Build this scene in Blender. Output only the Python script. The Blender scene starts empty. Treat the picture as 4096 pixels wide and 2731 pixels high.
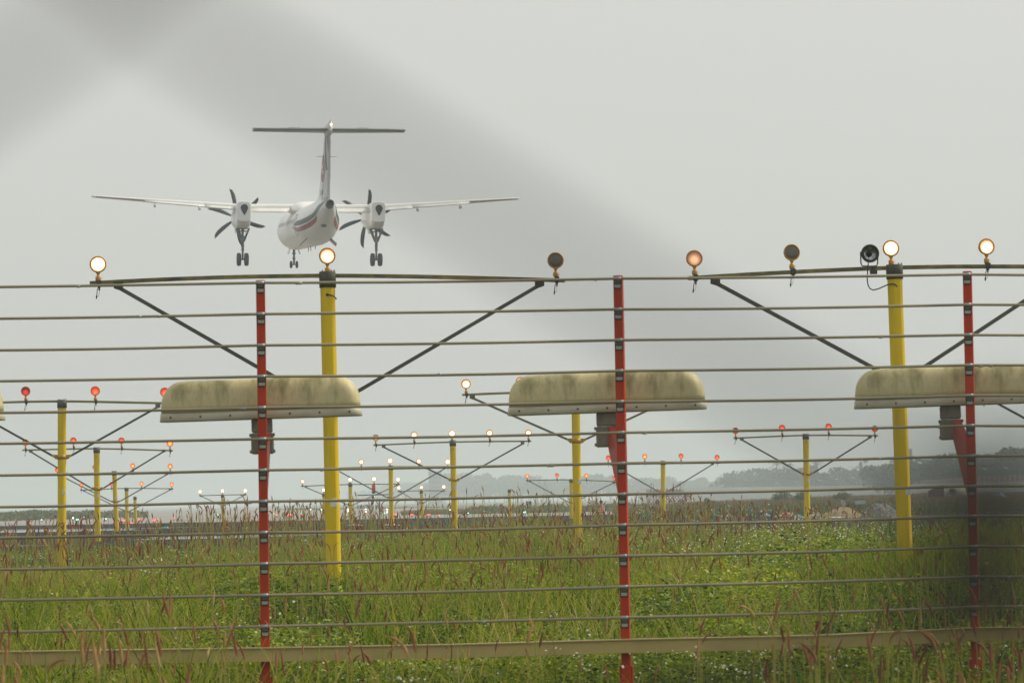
import bpy, math, random
import numpy as np
from mathutils import Vector, Matrix
R = math.radians
random.seed(7); rng = np.random.default_rng(7)
SC = bpy.context.scene
COL = SC.collection

# ------------------------------------------------------------------ camera
FPX, CX, CY = 12860.0, 2048.0, 1365.5
ZC = 1.05
PITCH, ROLL = math.atan(635.5/FPX), R(1.05)
cF = Vector((0, math.cos(PITCH), math.sin(PITCH)))
_u0 = Vector((0, -math.sin(PITCH), math.cos(PITCH))); _r0 = Vector((1, 0, 0))
cR = math.cos(ROLL)*_r0 - math.sin(ROLL)*_u0
cU = math.sin(ROLL)*_r0 + math.cos(ROLL)*_u0
CAM = Vector((0, 0, ZC))
def ray(u, v): return cF*FPX + cR*(u-CX) + cU*(CY-v)
def P(u, v, D):
    d = ray(u, v); return CAM + d*(D/d.y)
def hor(u): return 2001.0 - (u-2048)*math.tan(ROLL)

cam = bpy.data.cameras.new("camera"); co = bpy.data.objects.new("camera", cam); COL.objects.link(co)
m = Matrix((cR, cU, -cF)).transposed().to_4x4(); m.translation = CAM; co.matrix_world = m
cam.sensor_width = 36.0; cam.lens = FPX/4096*36.0
cam.clip_start = 0.02; cam.clip_end = 12000
cam.dof.use_dof = True; cam.dof.focus_distance = 62.0; cam.dof.aperture_fstop = 7.9
SC.camera = co

# ------------------------------------------------------------------ materials
MAT = {}
def nodes(name):
    mt = bpy.data.materials.new(name); mt.use_nodes = True
    nt = mt.node_tree; nt.nodes.clear(); MAT[name] = mt
    return mt, nt
def N(nt, t, **kw):
    n = nt.nodes.new(t)
    for k, v in kw.items():
        if k.startswith('i_'):
            n.inputs[k[2:].replace('_', ' ')].default_value = v
        else: setattr(n, k, v)
    return n
def ramp(nt, fac, stops):
    r = N(nt, 'ShaderNodeValToRGB'); e = r.color_ramp.elements
    while len(e) < len(stops): e.new(0.5)
    for k, (p, c) in enumerate(stops):
        e[k].position = p; e[k].color = (*c, 1) if len(c) == 3 else c
    nt.links.new(fac, r.inputs[0]); return r.outputs[0]
def coords(nt, scale=(1, 1, 1), kind='Object'):
    t = N(nt, 'ShaderNodeTexCoord'); mp = N(nt, 'ShaderNodeMapping')
    mp.inputs['Scale'].default_value = scale
    nt.links.new(t.outputs[kind], mp.inputs[0]); return mp.outputs[0]
def noise(nt, vec, scale, detail=4, rough=0.55):
    n = N(nt, 'ShaderNodeTexNoise'); n.inputs['Scale'].default_value = scale
    n.inputs['Detail'].default_value = detail; n.inputs['Roughness'].default_value = rough
    nt.links.new(vec, n.inputs['Vector']); return n.outputs['Fac']
def out(nt, sh):
    o = N(nt, 'ShaderNodeOutputMaterial'); nt.links.new(sh, o.inputs['Surface'])
def mix(nt, fac, a, b):
    mx = N(nt, 'ShaderNodeMix', data_type='RGBA')
    for s, v in ((mx.inputs[0], fac), (mx.inputs[6], a), (mx.inputs[7], b)):
        if isinstance(v, bpy.types.NodeSocket): nt.links.new(v, s)
        elif isinstance(v, (int, float)): s.default_value = v
        else: s.default_value = (*v, 1)
    return mx.outputs[2]
def paint(name, col, col2=None, scale=(6, 6, 6), rough=0.5, metal=0.0, lo=0.4, hi=0.7, bump=0.0, spec=0.5):
    """two-tone weathered paint or metal"""
    mt, nt = nodes(name)
    b = N(nt, 'ShaderNodeBsdfPrincipled'); b.inputs['Roughness'].default_value = rough
    b.inputs['Metallic'].default_value = metal; b.inputs['Specular IOR Level'].default_value = spec
    if col2 is None: col2 = tuple(c*0.8 for c in col)
    f = noise(nt, coords(nt, scale), 1.0, 6, 0.6)
    nt.links.new(ramp(nt, f, [(lo, col), (hi, col2)]), b.inputs['Base Color'])
    if bump:
        bp = N(nt, 'ShaderNodeBump'); bp.inputs['Strength'].default_value = bump; bp.inputs['Distance'].default_value = 0.02
        nt.links.new(f, bp.inputs['Height']); nt.links.new(bp.outputs[0], b.inputs['Normal'])
    out(nt, b.outputs[0]); return mt

paint('yellow_paint', (.72, .51, .003), (.46, .31, .004), (9, 9, .7), .5, lo=.42, hi=.82, spec=.3)
paint('yellow_housing', (.52, .25, .012), (.36, .17, .012), (30, 30, 30), .45)
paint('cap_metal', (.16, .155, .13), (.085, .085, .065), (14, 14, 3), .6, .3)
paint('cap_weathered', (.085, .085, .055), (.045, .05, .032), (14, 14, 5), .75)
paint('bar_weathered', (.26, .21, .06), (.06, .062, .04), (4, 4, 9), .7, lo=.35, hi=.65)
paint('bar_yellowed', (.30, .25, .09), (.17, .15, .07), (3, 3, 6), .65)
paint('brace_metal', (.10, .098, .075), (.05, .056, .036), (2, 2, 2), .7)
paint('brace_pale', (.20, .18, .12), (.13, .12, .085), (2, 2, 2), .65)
paint('plate_yellow', (.48, .29, .008), (.33, .2, .008), (9, 9, 9), .5)
paint('white_label', (.72, .72, .72), (.6, .6, .6), (20, 20, 20), .5)
paint('black_rubber', (.018, .017, .017), (.03, .026, .024), (20, 20, 20), .65)
paint('dark_metal', (.055, .052, .045), (.03, .03, .028), (12, 12, 12), .6, .2)
paint('post_red', (.48, .046, .010), (.39, .035, .009), (12, 12, 1.2), .5, spec=.25)
paint('arm_red', (.52, .105, .065), (.44, .085, .055), (6, 6, 4), .4)
paint('tube_paint', (.32, .28, .175), (.23, .20, .125), (1.2, 8, 8), .45)
paint('rail_cream', (.47, .36, .13), (.35, .27, .095), (1.1, 6, 3), .55)
paint('clip_dark', (.05, .05, .038), (.03, .03, .025), (30, 30, 30), .5, .3)
paint('clip_pale', (.40, .41, .36), (.22, .225, .2), (40, 40, 40), .4, .2)
paint('clip_zinc', (.30, .36, .39), (.22, .27, .30), (40, 40, 40), .35, .3)
paint('clip_olive', (.11, .085, .03), (.08, .065, .025), (40, 40, 40), .6)
paint('gear_grey', (.26, .245, .20), (.15, .14, .115), (9, 9, 5), .65)
paint('flange_cream', (.50, .47, .36), (.38, .35, .24), (4, 9, 9), .55)
paint('wire_steel', (.05, .05, .048), (.035, .035, .034), (40, 40, 40), .8, 0, spec=.2)
paint('aircraft_white', (.87, .87, .86), (.80, .80, .78), (.9, .9, .9), .28, lo=.45, hi=.75)
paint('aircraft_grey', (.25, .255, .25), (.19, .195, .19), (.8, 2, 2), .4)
paint('control_white', (.72, .72, .71), (.62, .62, .60), (.6, 2, 2), .35)
paint('livery_green', (.018, .055, .05), (.028, .07, .062), (2, 2, 2), .35)
paint('livery_red', (.36, .03, .045), (.29, .026, .036), (2, 2, 2), .35)
paint('prop_black', (.012, .014, .02), (.02, .022, .028), (6, 6, 6), .45)
paint('prop_tip', (.55, .50, .36), (.5, .45, .3), (6, 6, 6), .5)
paint('exhaust_black', (.006, .006, .006), (.012, .011, .01), (9, 9, 9), .8)
paint('gear_leg', (.16, .175, .17), (.10, .11, .11), (9, 9, 9), .45, .3)
paint('apu_metal', (.10, .09, .075), (.05, .045, .04), (9, 9, 9), .5, .5)
paint('panel_dark', (.07, .075, .078), (.05, .055, .058), (9, 9, 9), .6)
paint('bark', (.10, .075, .05), (.05, .04, .028), (3, 3, .6), .9)
paint('wall_pale', (.50, .50, .48), (.40, .40, .385), (.05, .05, .6), .85)
paint('brick_pink', (.32, .18, .15), (.25, .15, .13), (.3, .3, .3), .9)
paint('building_grey', (.22, .23, .25), (.18, .19, .2), (.1, .1, .1), .8)
paint('hut_red', (.30, .14, .10), (.24, .12, .09), (1, 1, 1), .85)
paint('galv', (.34, .35, .35), (.26, .27, .27), (2, 2, 2), .5, .3)
paint('lamp_white', (.85, .85, .85), (.8, .8, .8), (2, 2, 2), .35)
paint('sand', (.26, .20, .125), (.22, .165, .095), (1.6, 1.6, 3), .95, bump=.6)
paint('gravel', (.22, .22, .225), (.06, .06, .065), (13, 13, 13), .95, lo=.45, hi=.56, bump=.9)
paint('rock', (.42, .41, .38), (.28, .27, .25), (4, 4, 4), .9, bump=.5)
paint('sack_red', (.36, .085, .075), (.50, .43, .41), (2.2, 2.2, 5), .7, lo=.52, hi=.6)
paint('sheet_white', (.62, .62, .60), (.40, .39, .36), (3, 3, 3), .6)
paint('tarp_blue', (.08, .19, .32), (.14, .28, .42), (2, 2, 2), .5)
paint('concrete', (.42, .37, .29), (.30, .27, .22), (1.5, 1.5, 1.5), .9)
paint('maroon', (.12, .028, .028), (.08, .022, .022), (2, 2, 2), .6)
paint('sign_black', (.012, .012, .012), (.018, .018, .018), (4, 4, 4), .6)
paint('sign_white', (.8, .8, .8), (.7, .7, .7), (4, 4, 4), .5)
paint('board_grey', (.50, .52, .54), (.38, .40, .42), (3, 3, 3), .6)
paint('vest_orange', (.80, .13, .05), (.68, .10, .045), (9, 9, 9), .7)
paint('vest_stripe', (.68, .64, .55), (.6, .57, .5), (9, 9, 9), .4)
paint('skin', (.19, .10, .065), (.16, .085, .055), (9, 9, 9), .6)
paint('shirt_blue', (.09, .30, .50), (.07, .24, .42), (9, 9, 9), .8)
paint('trousers', (.035, .04, .06), (.03, .03, .045), (9, 9, 9), .85)
paint('hair_black', (.012, .011, .011), (.02, .018, .017), (9, 9, 9), .7)
paint('window_glass', (.22, .28, .28), (.16, .2, .21), (1, 1, 1), .12)
paint('bus_white', (.72, .72, .70), (.66, .66, .64), (2, 2, 2), .4)

def lens(name, rim, core, s_rim, s_core, grid=0.0, cy=0.0):
    """prismatic lamp glass: hot filament image in the middle, cooler rim"""
    mt, nt = nodes(name)
    tc = N(nt, 'ShaderNodeTexCoord'); sep = N(nt, 'ShaderNodeSeparateXYZ'); nt.links.new(tc.outputs['Object'], sep.inputs[0])
    def math_(op, a, b=None):
        k = N(nt, 'ShaderNodeMath', operation=op)
        for i, v in enumerate((a, b)):
            if v is None: continue
            if isinstance(v, (int, float)): k.inputs[i].default_value = v
            else: nt.links.new(v, k.inputs[i])
        return k.outputs[0]
    x = sep.outputs['X']; z = math_('SUBTRACT', sep.outputs['Z'], cy)
    d = math_('SQRT', math_('ADD', math_('MULTIPLY', x, x), math_('MULTIPLY', z, z)))
    nz = noise(nt, tc.outputs['Object'], 45.0, 2)
    d = math_('ADD', d, math_('MULTIPLY', math_('SUBTRACT', nz, .5), .03))
    t = math_('DIVIDE', d, .09)
    c = ramp(nt, t, [(.35, core), (.95, rim)])
    s = ramp(nt, t, [(.3, (s_core,)*3), (.95, (s_rim,)*3)])
    if grid:
        gx = math_('POWER', math_('ABSOLUTE', math_('SINE', math_('MULTIPLY', x, 300.0))), .5)
        gzz = math_('POWER', math_('ABSOLUTE', math_('SINE', math_('MULTIPLY', z, 300.0))), .5)
        g = math_('ADD', 1-grid, math_('MULTIPLY', math_('MULTIPLY', gx, gzz), grid))
        ms = N(nt, 'ShaderNodeMix', data_type='RGBA', blend_type='MULTIPLY'); ms.inputs[0].default_value = 1
        nt.links.new(s, ms.inputs[6]); nt.links.new(g, ms.inputs[7]); s = ms.outputs[2]
    bw = N(nt, 'ShaderNodeRGBToBW'); nt.links.new(s, bw.inputs[0])
    sc = N(nt, 'ShaderNodeMath', operation='MULTIPLY'); sc.inputs[1].default_value = 10.0; nt.links.new(bw.outputs[0], sc.inputs[0])
    e = N(nt, 'ShaderNodeBsdfPrincipled'); e.inputs['Roughness'].default_value = .15
    e.inputs['Base Color'].default_value = (*[v*.12 for v in rim], 1)
    nt.links.new(c, e.inputs['Emission Color']); nt.links.new(sc.outputs[0], e.inputs['Emission Strength'])
    out(nt, e.outputs[0]); mt.cycles.emission_sampling = 'NONE'; return mt
# strengths are tenths (the ramp clips at 1)
lens('lens_bright', (1, .34, .13), (1, .80, .50), .12, .7, .1)
lens('lens_white', (1, .33, .13), (1, .70, .40), .08, .40, .35, -.012)
lens('lens_dim', (.55, .24, .13), (1, .50, .26), .035, .10, .65, -.02)
lens('lens_red_dim', (.22, .008, .006), (1, .035, .02), .025, .075, .3, -.035)
lens('lens_red', (.75, .015, .008), (1, .10, .03), .06, .16, .2, -.03)
lens('lens_red_bright', (1, .03, .012), (1, .26, .05), .10, .20, .1, -.012)
lens('far_white', (1, .62, .42), (1, .75, .55), .8, .8)
lens('far_red', (1, .04, .02), (1, .05, .03), .35, .35)
lens('far_green', (.25, 1, .70), (.25, 1, .70), .22, .22)
paint('window_grey', (.42, .43, .43), (.36, .37, .37), (2, 2, 2), .2)
lens('beacon_red', (.55, .01, .015), (.8, .02, .03), .03, .06)
mt, nt = nodes('lens_off')
b = N(nt, 'ShaderNodeBsdfPrincipled'); b.inputs['Roughness'].default_value = .2
g = N(nt, 'ShaderNodeTexChecker'); g.inputs['Scale'].default_value = 90; nt.links.new(coords(nt), g.inputs['Vector'])
g.inputs['Color1'].default_value = (.10, .09, .075, 1); g.inputs['Color2'].default_value = (.15, .14, .12, 1)
nt.links.new(g.outputs[0], b.inputs['Base Color']); out(nt, b.outputs[0])
paint('reflector', (.42, .44, .42), (.10, .11, .11), (18, 18, 18), .15, .8, lo=.42, hi=.6)

# stained cream plastic of the fence lights: streaks running down from the top edge
mt, nt = nodes('shade_cream')
b = N(nt, 'ShaderNodeBsdfPrincipled'); b.inputs['Roughness'].default_value = .55
f1 = noise(nt, coords(nt, (7, 5, 1.6)), 1.0, 6, .65); f2 = noise(nt, coords(nt, (26, 26, 22)), 1.0, 5, .7)
sz = N(nt, 'ShaderNodeSeparateXYZ'); nt.links.new(coords(nt), sz.inputs[0]); zr = N(nt, 'ShaderNodeMapRange'); zr.inputs[1].default_value = -.10; zr.inputs[2].default_value = .13; zr.inputs[3].default_value = -.10; zr.inputs[4].default_value = .07; nt.links.new(sz.outputs['Z'], zr.inputs[0])
fa = N(nt, 'ShaderNodeMath', operation='ADD'); nt.links.new(f1, fa.inputs[0]); nt.links.new(zr.outputs[0], fa.inputs[1])
c = mix(nt, ramp(nt, fa.outputs[0], [(.47, (0, 0, 0)), (.72, (1, 1, 1))]), (.57, .50, .27), (.19, .175, .06))
c = mix(nt, ramp(nt, f2, [(.5, (0, 0, 0)), (.8, (.55, .55, .55))]), c, (.29, .255, .15))
nt.links.new(c, b.inputs['Base Color']); out(nt, b.outputs[0])

# red and white chequers
mt, nt = nodes('chequer')
b = N(nt, 'ShaderNodeBsdfPrincipled'); b.inputs['Roughness'].default_value = .4
g = N(nt, 'ShaderNodeTexChecker'); g.inputs['Scale'].default_value = 1/.235
nt.links.new(coords(nt), g.inputs['Vector'])
g.inputs['Color1'].default_value = (.74, .74, .73, 1); g.inputs['Color2'].default_value = (.30, .05, .06, 1)
nt.links.new(g.outputs[0], b.inputs['Base Color']); out(nt, b.outputs[0])

def foliage(name, stops, trans=.3, attr=True, rough=.55, spec=.35):
    mt, nt = nodes(name)
    b = N(nt, 'ShaderNodeBsdfPrincipled'); b.inputs['Roughness'].default_value = rough; b.inputs['Specular IOR Level'].default_value = spec
    a = N(nt, 'ShaderNodeAttribute', attribute_name='tint')
    sp = N(nt, 'ShaderNodeSeparateColor'); nt.links.new(a.outputs['Color'], sp.inputs[0])
    c = ramp(nt, sp.outputs[0], stops)
    nt.links.new(c, b.inputs['Base Color'])
    t = N(nt, 'ShaderNodeBsdfTranslucent'); tc_ = mix(nt, 1.0, c, (1.25, 1.2, .5)); tc_.node.blend_type = 'MULTIPLY'; nt.links.new(tc_, t.inputs[0])
    ms = N(nt, 'ShaderNodeMixShader'); ms.inputs[0].default_value = trans
    nt.links.new(b.outputs[0], ms.inputs[1]); nt.links.new(t.outputs[0], ms.inputs[2]); out(nt, ms.outputs[0])
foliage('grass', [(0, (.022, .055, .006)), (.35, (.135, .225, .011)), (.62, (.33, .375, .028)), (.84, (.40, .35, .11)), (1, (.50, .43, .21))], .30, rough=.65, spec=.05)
foliage('weed', [(0, (.022, .055, .005)), (.5, (.165, .25, .012)), (1, (.42, .45, .028))], .30, rough=.45, spec=.16)
foliage('seed', [(0, (.25, .095, .060)), (.45, (.39, .19, .105)), (.75, (.52, .36, .17)), (.9, (.26, .29, .075)), (1, (.20, .25, .05))], .35, rough=.8, spec=.1)
foliage('petal', [(0, (.80, .80, .74)), (.8, (.75, .74, .66)), (1, (.42, .36, .60))], .3)
foliage('tree_leaf', [(0, (.020, .034, .012)), (.5, (.034, .055, .018)), (1, (.060, .085, .028))], .2)
foliage('scrub_leaf', [(0, (.07, .085, .045)), (.5, (.115, .135, .07)), (1, (.17, .185, .10))], .3)
foliage('far_grass', [(0, (.035, .065, .014)), (.4, (.08, .12, .03)), (.75, (.17, .13, .07)), (1, (.21, .115, .085))], .3)

# ------------------------------------------------------------------ mesh helpers
class MB:
    def __init__(s, org=None): s.v = []; s.f = []; s.m = []; s.s = []; s.o = Vector(org) if org is not None else Vector((0, 0, 0))
    def add(s, vs, fs, mi=0, sm=False):
        k = len(s.v); s.v += [tuple(Vector(p)-s.o) for p in vs]
        for f in fs: s.f.append(tuple(i+k for i in f)); s.m.append(mi); s.s.append(sm)
        return s
    def box(s, c, size, M=None, mi=0, bev=0.0):
        c = Vector(c); hx, hy, hz = (q/2 for q in size)
        if bev <= 0:
            vs = [Vector((x, y, z)) for z in (-hz, hz) for x, y in ((-hx, -hy), (hx, -hy), (hx, hy), (-hx, hy))]
            fs = [(3, 2, 1, 0), (4, 5, 6, 7), (0, 1, 5, 4), (1, 2, 6, 5), (2, 3, 7, 6), (3, 0, 4, 7)]
        else:
            b_ = min(bev, hx*.9, hy*.9, hz*.9)
            def ring(z, i):
                X, Y = hx-i, hy-i; k = b_ if i == 0 else b_*.5
                return [(X, -Y+k, z), (X, Y-k, z), (X-k, Y, z), (-X+k, Y, z), (-X, Y-k, z), (-X, -Y+k, z), (-X+k, -Y, z), (X-k, -Y, z)]
            vs = [Vector(p) for z, i in ((-hz, b_), (-hz+b_, 0), (hz-b_, 0), (hz, b_)) for p in ring(z, i)]
            fs = [tuple(range(7, -1, -1)), tuple(range(24, 32))]
            for r_ in range(3):
                for k in range(8): fs.append((r_*8+k, r_*8+(k+1) % 8, r_*8+8+(k+1) % 8, r_*8+8+k))
        if M is not None: vs = [M @ p for p in vs]
        return s.add([p+c for p in vs], fs, mi)
    def bar(s, p0, p1, w, h, up=(0, 0, 1), mi=0):
        """rectangular bar between two points; w across, h along 'up'"""
        return s.sweep([p0, p1], w, h, up, mi)
    def sweep(s, pts, w, h, up=(0, 0, 1), mi=0):
        pts = [Vector(p) for p in pts]; n = len(pts); vs = []; fs = []
        for i, p in enumerate(pts):
            t = (pts[min(i+1, n-1)]-pts[max(i-1, 0)]).normalized()
            a = t.cross(Vector(up)).normalized(); u = a.cross(t).normalized()
            for x, y in ((-1, -1), (1, -1), (1, 1), (-1, 1)): vs.append(p + a*(x*w/2) + u*(y*h/2))
        for i in range(n-1):
            for k in range(4): fs.append((i*4+k, i*4+(k+1) % 4, i*4+4+(k+1) % 4, i*4+4+k))
        fs += [(3, 2, 1, 0), tuple((n-1)*4+k for k in range(4))]
        return s.add(vs, fs, mi)
    def tube(s, pts, r, n=10, mi=0, sm=True, cap=True):
        pts = [Vector(p) for p in pts]; L = len(pts); vs = []; fs = []
        rs = r if hasattr(r, '__len__') else [r]*L
        ref = None
        for i, p in enumerate(pts):
            t = (pts[min(i+1, L-1)]-pts[max(i-1, 0)]).normalized()
            if ref is None: ref = Vector((0, 0, 1)) if abs(t.z) < .9 else Vector((1, 0, 0))
            a = t.cross(ref).normalized(); u = a.cross(t).normalized(); ref = u
            for k in range(n):
                q = 2*math.pi*k/n; vs.append(p + (a*math.cos(q)+u*math.sin(q))*rs[i])
        for i in range(L-1):
            for k in range(n): fs.append((i*n+k, i*n+n+k, i*n+n+(k+1) % n, i*n+(k+1) % n))
        s.add(vs, fs, mi, sm)
        if cap:
            s.add(vs[:n], [tuple(range(n))], mi); s.add(vs[-n:], [tuple(range(n-1, -1, -1))], mi)
        return s
    def lathe(s, prof, M=None, n=24, mi=0, sm=True):
        """prof: (radius, height along local z)"""
        vs = []; fs = []; L = len(prof)
        for r_, z in prof:
            for k in range(n):
                q = 2*math.pi*k/n; p = Vector((r_*math.cos(q), r_*math.sin(q), z)); vs.append(M @ p if M is not None else p)
        for i in range(L-1):
            for k in range(n): fs.append((i*n+k, i*n+(k+1) % n, i*n+n+(k+1) % n, i*n+n+k))
        return s.add(vs, fs, mi, sm)
    def loft(s, rings, mi=0, sm=True, caps=True, closed=True):
        n = len(rings[0]); vs = [p for r_ in rings for p in r_]; fs = []
        for i in range(len(rings)-1):
            for k in range(n if closed else n-1):
                fs.append((i*n+k, i*n+(k+1) % n, i*n+n+(k+1) % n, i*n+n+k))
        s.add(vs, fs, mi, sm)
        if caps and closed:
            s.add(rings[0], [tuple(range(n-1, -1, -1))], mi); s.add(rings[-1], [tuple(range(n))], mi)
        return s
    def poly(s, pts, thick, nrm, mi=0):
        pts = [Vector(p) for p in pts]; d = Vector(nrm).normalized()*thick/2; n = len(pts)
        vs = [p-d for p in pts]+[p+d for p in pts]
        fs = [tuple(range(n-1, -1, -1)), tuple(range(n, 2*n))]+[(k, (k+1) % n, n+(k+1) % n, n+k) for k in range(n)]
        return s.add(vs, fs, mi)
    def build(s, name, mats, parent=None, loc=None):
        me = bpy.data.meshes.new(name); me.from_pydata(s.v, [], s.f)
        for q in (mats if isinstance(mats, (list, tuple)) else [mats]): me.materials.append(MAT[q])
        me.polygons.foreach_set('material_index', s.m); me.polygons.foreach_set('use_smooth', s.s)
        import bmesh
        bm = bmesh.new(); bm.from_mesh(me)
        bmesh.ops.remove_doubles(bm, verts=bm.verts, dist=1e-5)
        bmesh.ops.recalc_face_normals(bm, faces=bm.faces); bm.to_mesh(me); bm.free()
        o = bpy.data.objects.new(name, me); COL.objects.link(o)
        if parent is not None: o.parent = parent
        if loc is not None: o.location = loc
        return o
def npmesh(name, verts, faces, mat, tint=None, smooth=False):
    """verts (n,3); faces: list of int arrays (m,k)"""
    me = bpy.data.meshes.new(name); me.vertices.add(len(verts)); me.vertices.foreach_set('co', np.asarray(verts, np.float32).ravel())
    loops = np.concatenate([f.ravel() for f in faces]).astype(np.int32)
    cnt = np.concatenate([np.full(len(f), f.shape[1]) for f in faces]).astype(np.int32)
    me.loops.add(len(loops)); me.loops.foreach_set('vertex_index', loops)
    me.polygons.add(len(cnt)); me.polygons.foreach_set('loop_start', np.concatenate([[0], np.cumsum(cnt)[:-1]]).astype(np.int32))
    me.polygons.foreach_set('use_smooth', np.full(len(cnt), smooth))
    me.update(calc_edges=True)
    if tint is not None:
        a = me.color_attributes.new('tint', 'FLOAT_COLOR', 'POINT')
        q = np.ones((len(verts), 4), np.float32); q[:, 0] = tint; q[:, 1] = tint; a.data.foreach_set('color', q.ravel())
    me.materials.append(MAT[mat]); me.validate()
    o = bpy.data.objects.new(name, me); COL.objects.link(o); return o
def tag(o, label, cat, group=None, kind=None):
    if kind: o['kind'] = kind
    if label: o['label'] = label
    if cat: o['category'] = cat
    if group: o['group'] = group
    return o
def thing(name, loc, label, cat, group=None, rot=(0, 0, 0)):
    o = bpy.data.objects.new(name, None); COL.objects.link(o); o.location = loc; o.rotation_euler = rot
    o.empty_display_size = .2
    return tag(o, label, cat, group)
def dup(o, parent=None):
    c = o.copy(); COL.objects.link(c)
    if parent is not None: c.parent = parent
    for ch in list(o.children): dup(ch, c)
    return c

# ------------------------------------------------------------------ terrain
def sm(a, b_, x):
    t = np.clip((np.asarray(x, float)-a)/(b_-a), 0, 1); return t*t*(3-2*t)
_lat = rng.random((256, 256))
def vnoise(x, y):
    x = np.asarray(x, float); y = np.asarray(y, float)
    xi = np.floor(x).astype(int); yi = np.floor(y).astype(int); fx = x-xi; fy = y-yi
    fx = fx*fx*(3-2*fx); fy = fy*fy*(3-2*fy)
    g_ = lambda a, b_: _lat[a % 256, b_ % 256]
    return (g_(xi, yi)*(1-fx)+g_(xi+1, yi)*fx)*(1-fy)+(g_(xi, yi+1)*(1-fx)+g_(xi+1, yi+1)*fx)*fy
def base_z(X, Y):
    z = np.interp(Y, [-50, 0, 30, 60, 82, 100], [-.65, -.65, -.62, -.36, -.05, 0.])
    t = X/np.maximum(Y, 1)
    z = z + .30*sm(163, 185, Y)*sm(.030, .060, t)*(1-sm(320, 400, Y))
    z = z + .44*sm(190, 280, Y)*sm(.045, .115, t)*(1-sm(320, 400, Y))
    return z
def dig(X, Y):
    """0..1: the dug-up wet black earth beyond the grass"""
    t = X/np.maximum(Y, 1)
    return sm(80, 88, Y)*(1-sm(196, 206, Y))*(1-sm(156, 166, Y)*sm(.030, .055, t))
def gz(X, Y):
    X = np.asarray(X, float); Y = np.asarray(Y, float)
    z = base_z(X, Y)
    band = vnoise(X/26+3, Y/8.5)*.55+vnoise(X/9+40, Y/4.2+9)*.30; lump_ = vnoise(X/1.6, Y/1.1+70)*.6+vnoise(X/.7+9, Y/.55+7)*.4
    z = z + dig(X, Y)*np.where(band > .44, np.clip((band-.44)*1.1, 0, .09)*(.45+1.1*lump_)+.02, -.09)
    z = z + (1-dig(X, Y))*(vnoise(X/4, Y/4)-.5)*.08
    return z
ys = np.concatenate([np.array([-60, -30, -10]), np.arange(0, 80, 2.0), np.arange(80, 208, .55), np.geomspace(208, 5200, 70)])
us = np.concatenate([np.linspace(-1.2, -.24, 10), np.linspace(-.23, .23, 231), np.linspace(.24, 1.2, 10)])
YY, UU = np.meshgrid(ys, us, indexing='ij'); XX = UU*(np.maximum(YY, 0)+6)
ZZ = gz(XX, YY)
nr, nc = YY.shape; idx = np.arange(nr*nc).reshape(nr, nc)
fq = np.stack([idx[:-1, :-1], idx[:-1, 1:], idx[1:, 1:], idx[1:, :-1]], -1).reshape(-1, 4)
mt, nt = nodes('ground')
b = N(nt, 'ShaderNodeBsdfPrincipled')
a = N(nt, 'ShaderNodeAttribute', attribute_name='tint'); sp = N(nt, 'ShaderNodeSeparateColor'); nt.links.new(a.outputs['Color'], sp.inputs[0])
oc = coords(nt); f1 = noise(nt, oc, .8, 6, .65); f2 = noise(nt, oc, 6.0, 5, .7); f3 = noise(nt, coords(nt, (.02, .02, .02)), 1., 4)
soil = ramp(nt, f2, [(.3, (.010, .010, .011)), (.62, (.024, .024, .025)), (.8, (.085, .08, .072))])
green = ramp(nt, f1, [(.3, (.014, .022, .007)), (.7, (.04, .045, .016))])  # dark tone holds the soil shadow between plants in the ground colour
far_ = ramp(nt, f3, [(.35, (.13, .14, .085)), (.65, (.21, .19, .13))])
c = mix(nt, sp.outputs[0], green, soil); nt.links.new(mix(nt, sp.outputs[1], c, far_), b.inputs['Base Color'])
rr = N(nt, 'ShaderNodeMapRange'); rr.inputs[3].default_value = .95; rr.inputs[4].default_value = .9; nt.links.new(sp.outputs[0], rr.inputs[0]); nt.links.new(rr.outputs[0], b.inputs['Roughness'])
b.inputs['Specular IOR Level'].default_value = .08
out(nt, b.outputs[0])
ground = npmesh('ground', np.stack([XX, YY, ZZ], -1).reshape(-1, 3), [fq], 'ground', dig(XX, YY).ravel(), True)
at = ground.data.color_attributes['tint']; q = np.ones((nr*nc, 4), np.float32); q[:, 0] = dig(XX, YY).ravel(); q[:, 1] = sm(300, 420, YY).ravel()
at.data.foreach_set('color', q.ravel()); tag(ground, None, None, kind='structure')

mt, nt = nodes('puddle')
b = N(nt, 'ShaderNodeBsdfPrincipled'); b.inputs['Base Color'].default_value = (.10, .10, .10, 1); b.inputs['Roughness'].default_value = .06
out(nt, b.outputs[0])
wv = [(-42, 84, -.012), (42, 84, -.012), (42, 206, -.012), (-60, 206, -.012)]
w = MB().add(wv, [(0, 1, 2, 3)]).build('water', 'puddle'); tag(w, None, None, kind='structure')

mt, nt = nodes('runway')
b = N(nt, 'ShaderNodeBsdfPrincipled'); f1 = noise(nt, coords(nt, (.05, .02, 1)), 1.0, 6)
nt.links.new(ramp(nt, f1, [(.35, (.27, .235, .195)), (.7, (.19, .17, .15))]), b.inputs['Base Color']); b.inputs['Roughness'].default_value = .5
out(nt, b.outputs[0])
AX = R(5.93); ax = Vector((-math.sin(AX), math.cos(AX), 0)); bx = Vector((math.cos(AX), math.sin(AX), 0))
r0 = Vector(((712-2048)/FPX*210+109570/FPX, 206, 0))
vs = []
for d_ in (0, 300, 900, 2400):
    for l_ in (-34, 34): vs.append(r0+ax*d_+bx*l_+Vector((0, 0, .03)))
rw = MB().add(vs, [(0, 1, 3, 2), (2, 3, 5, 4), (4, 5, 7, 6)]).build('runway', 'runway'); tag(rw, None, None, kind='structure')

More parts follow.
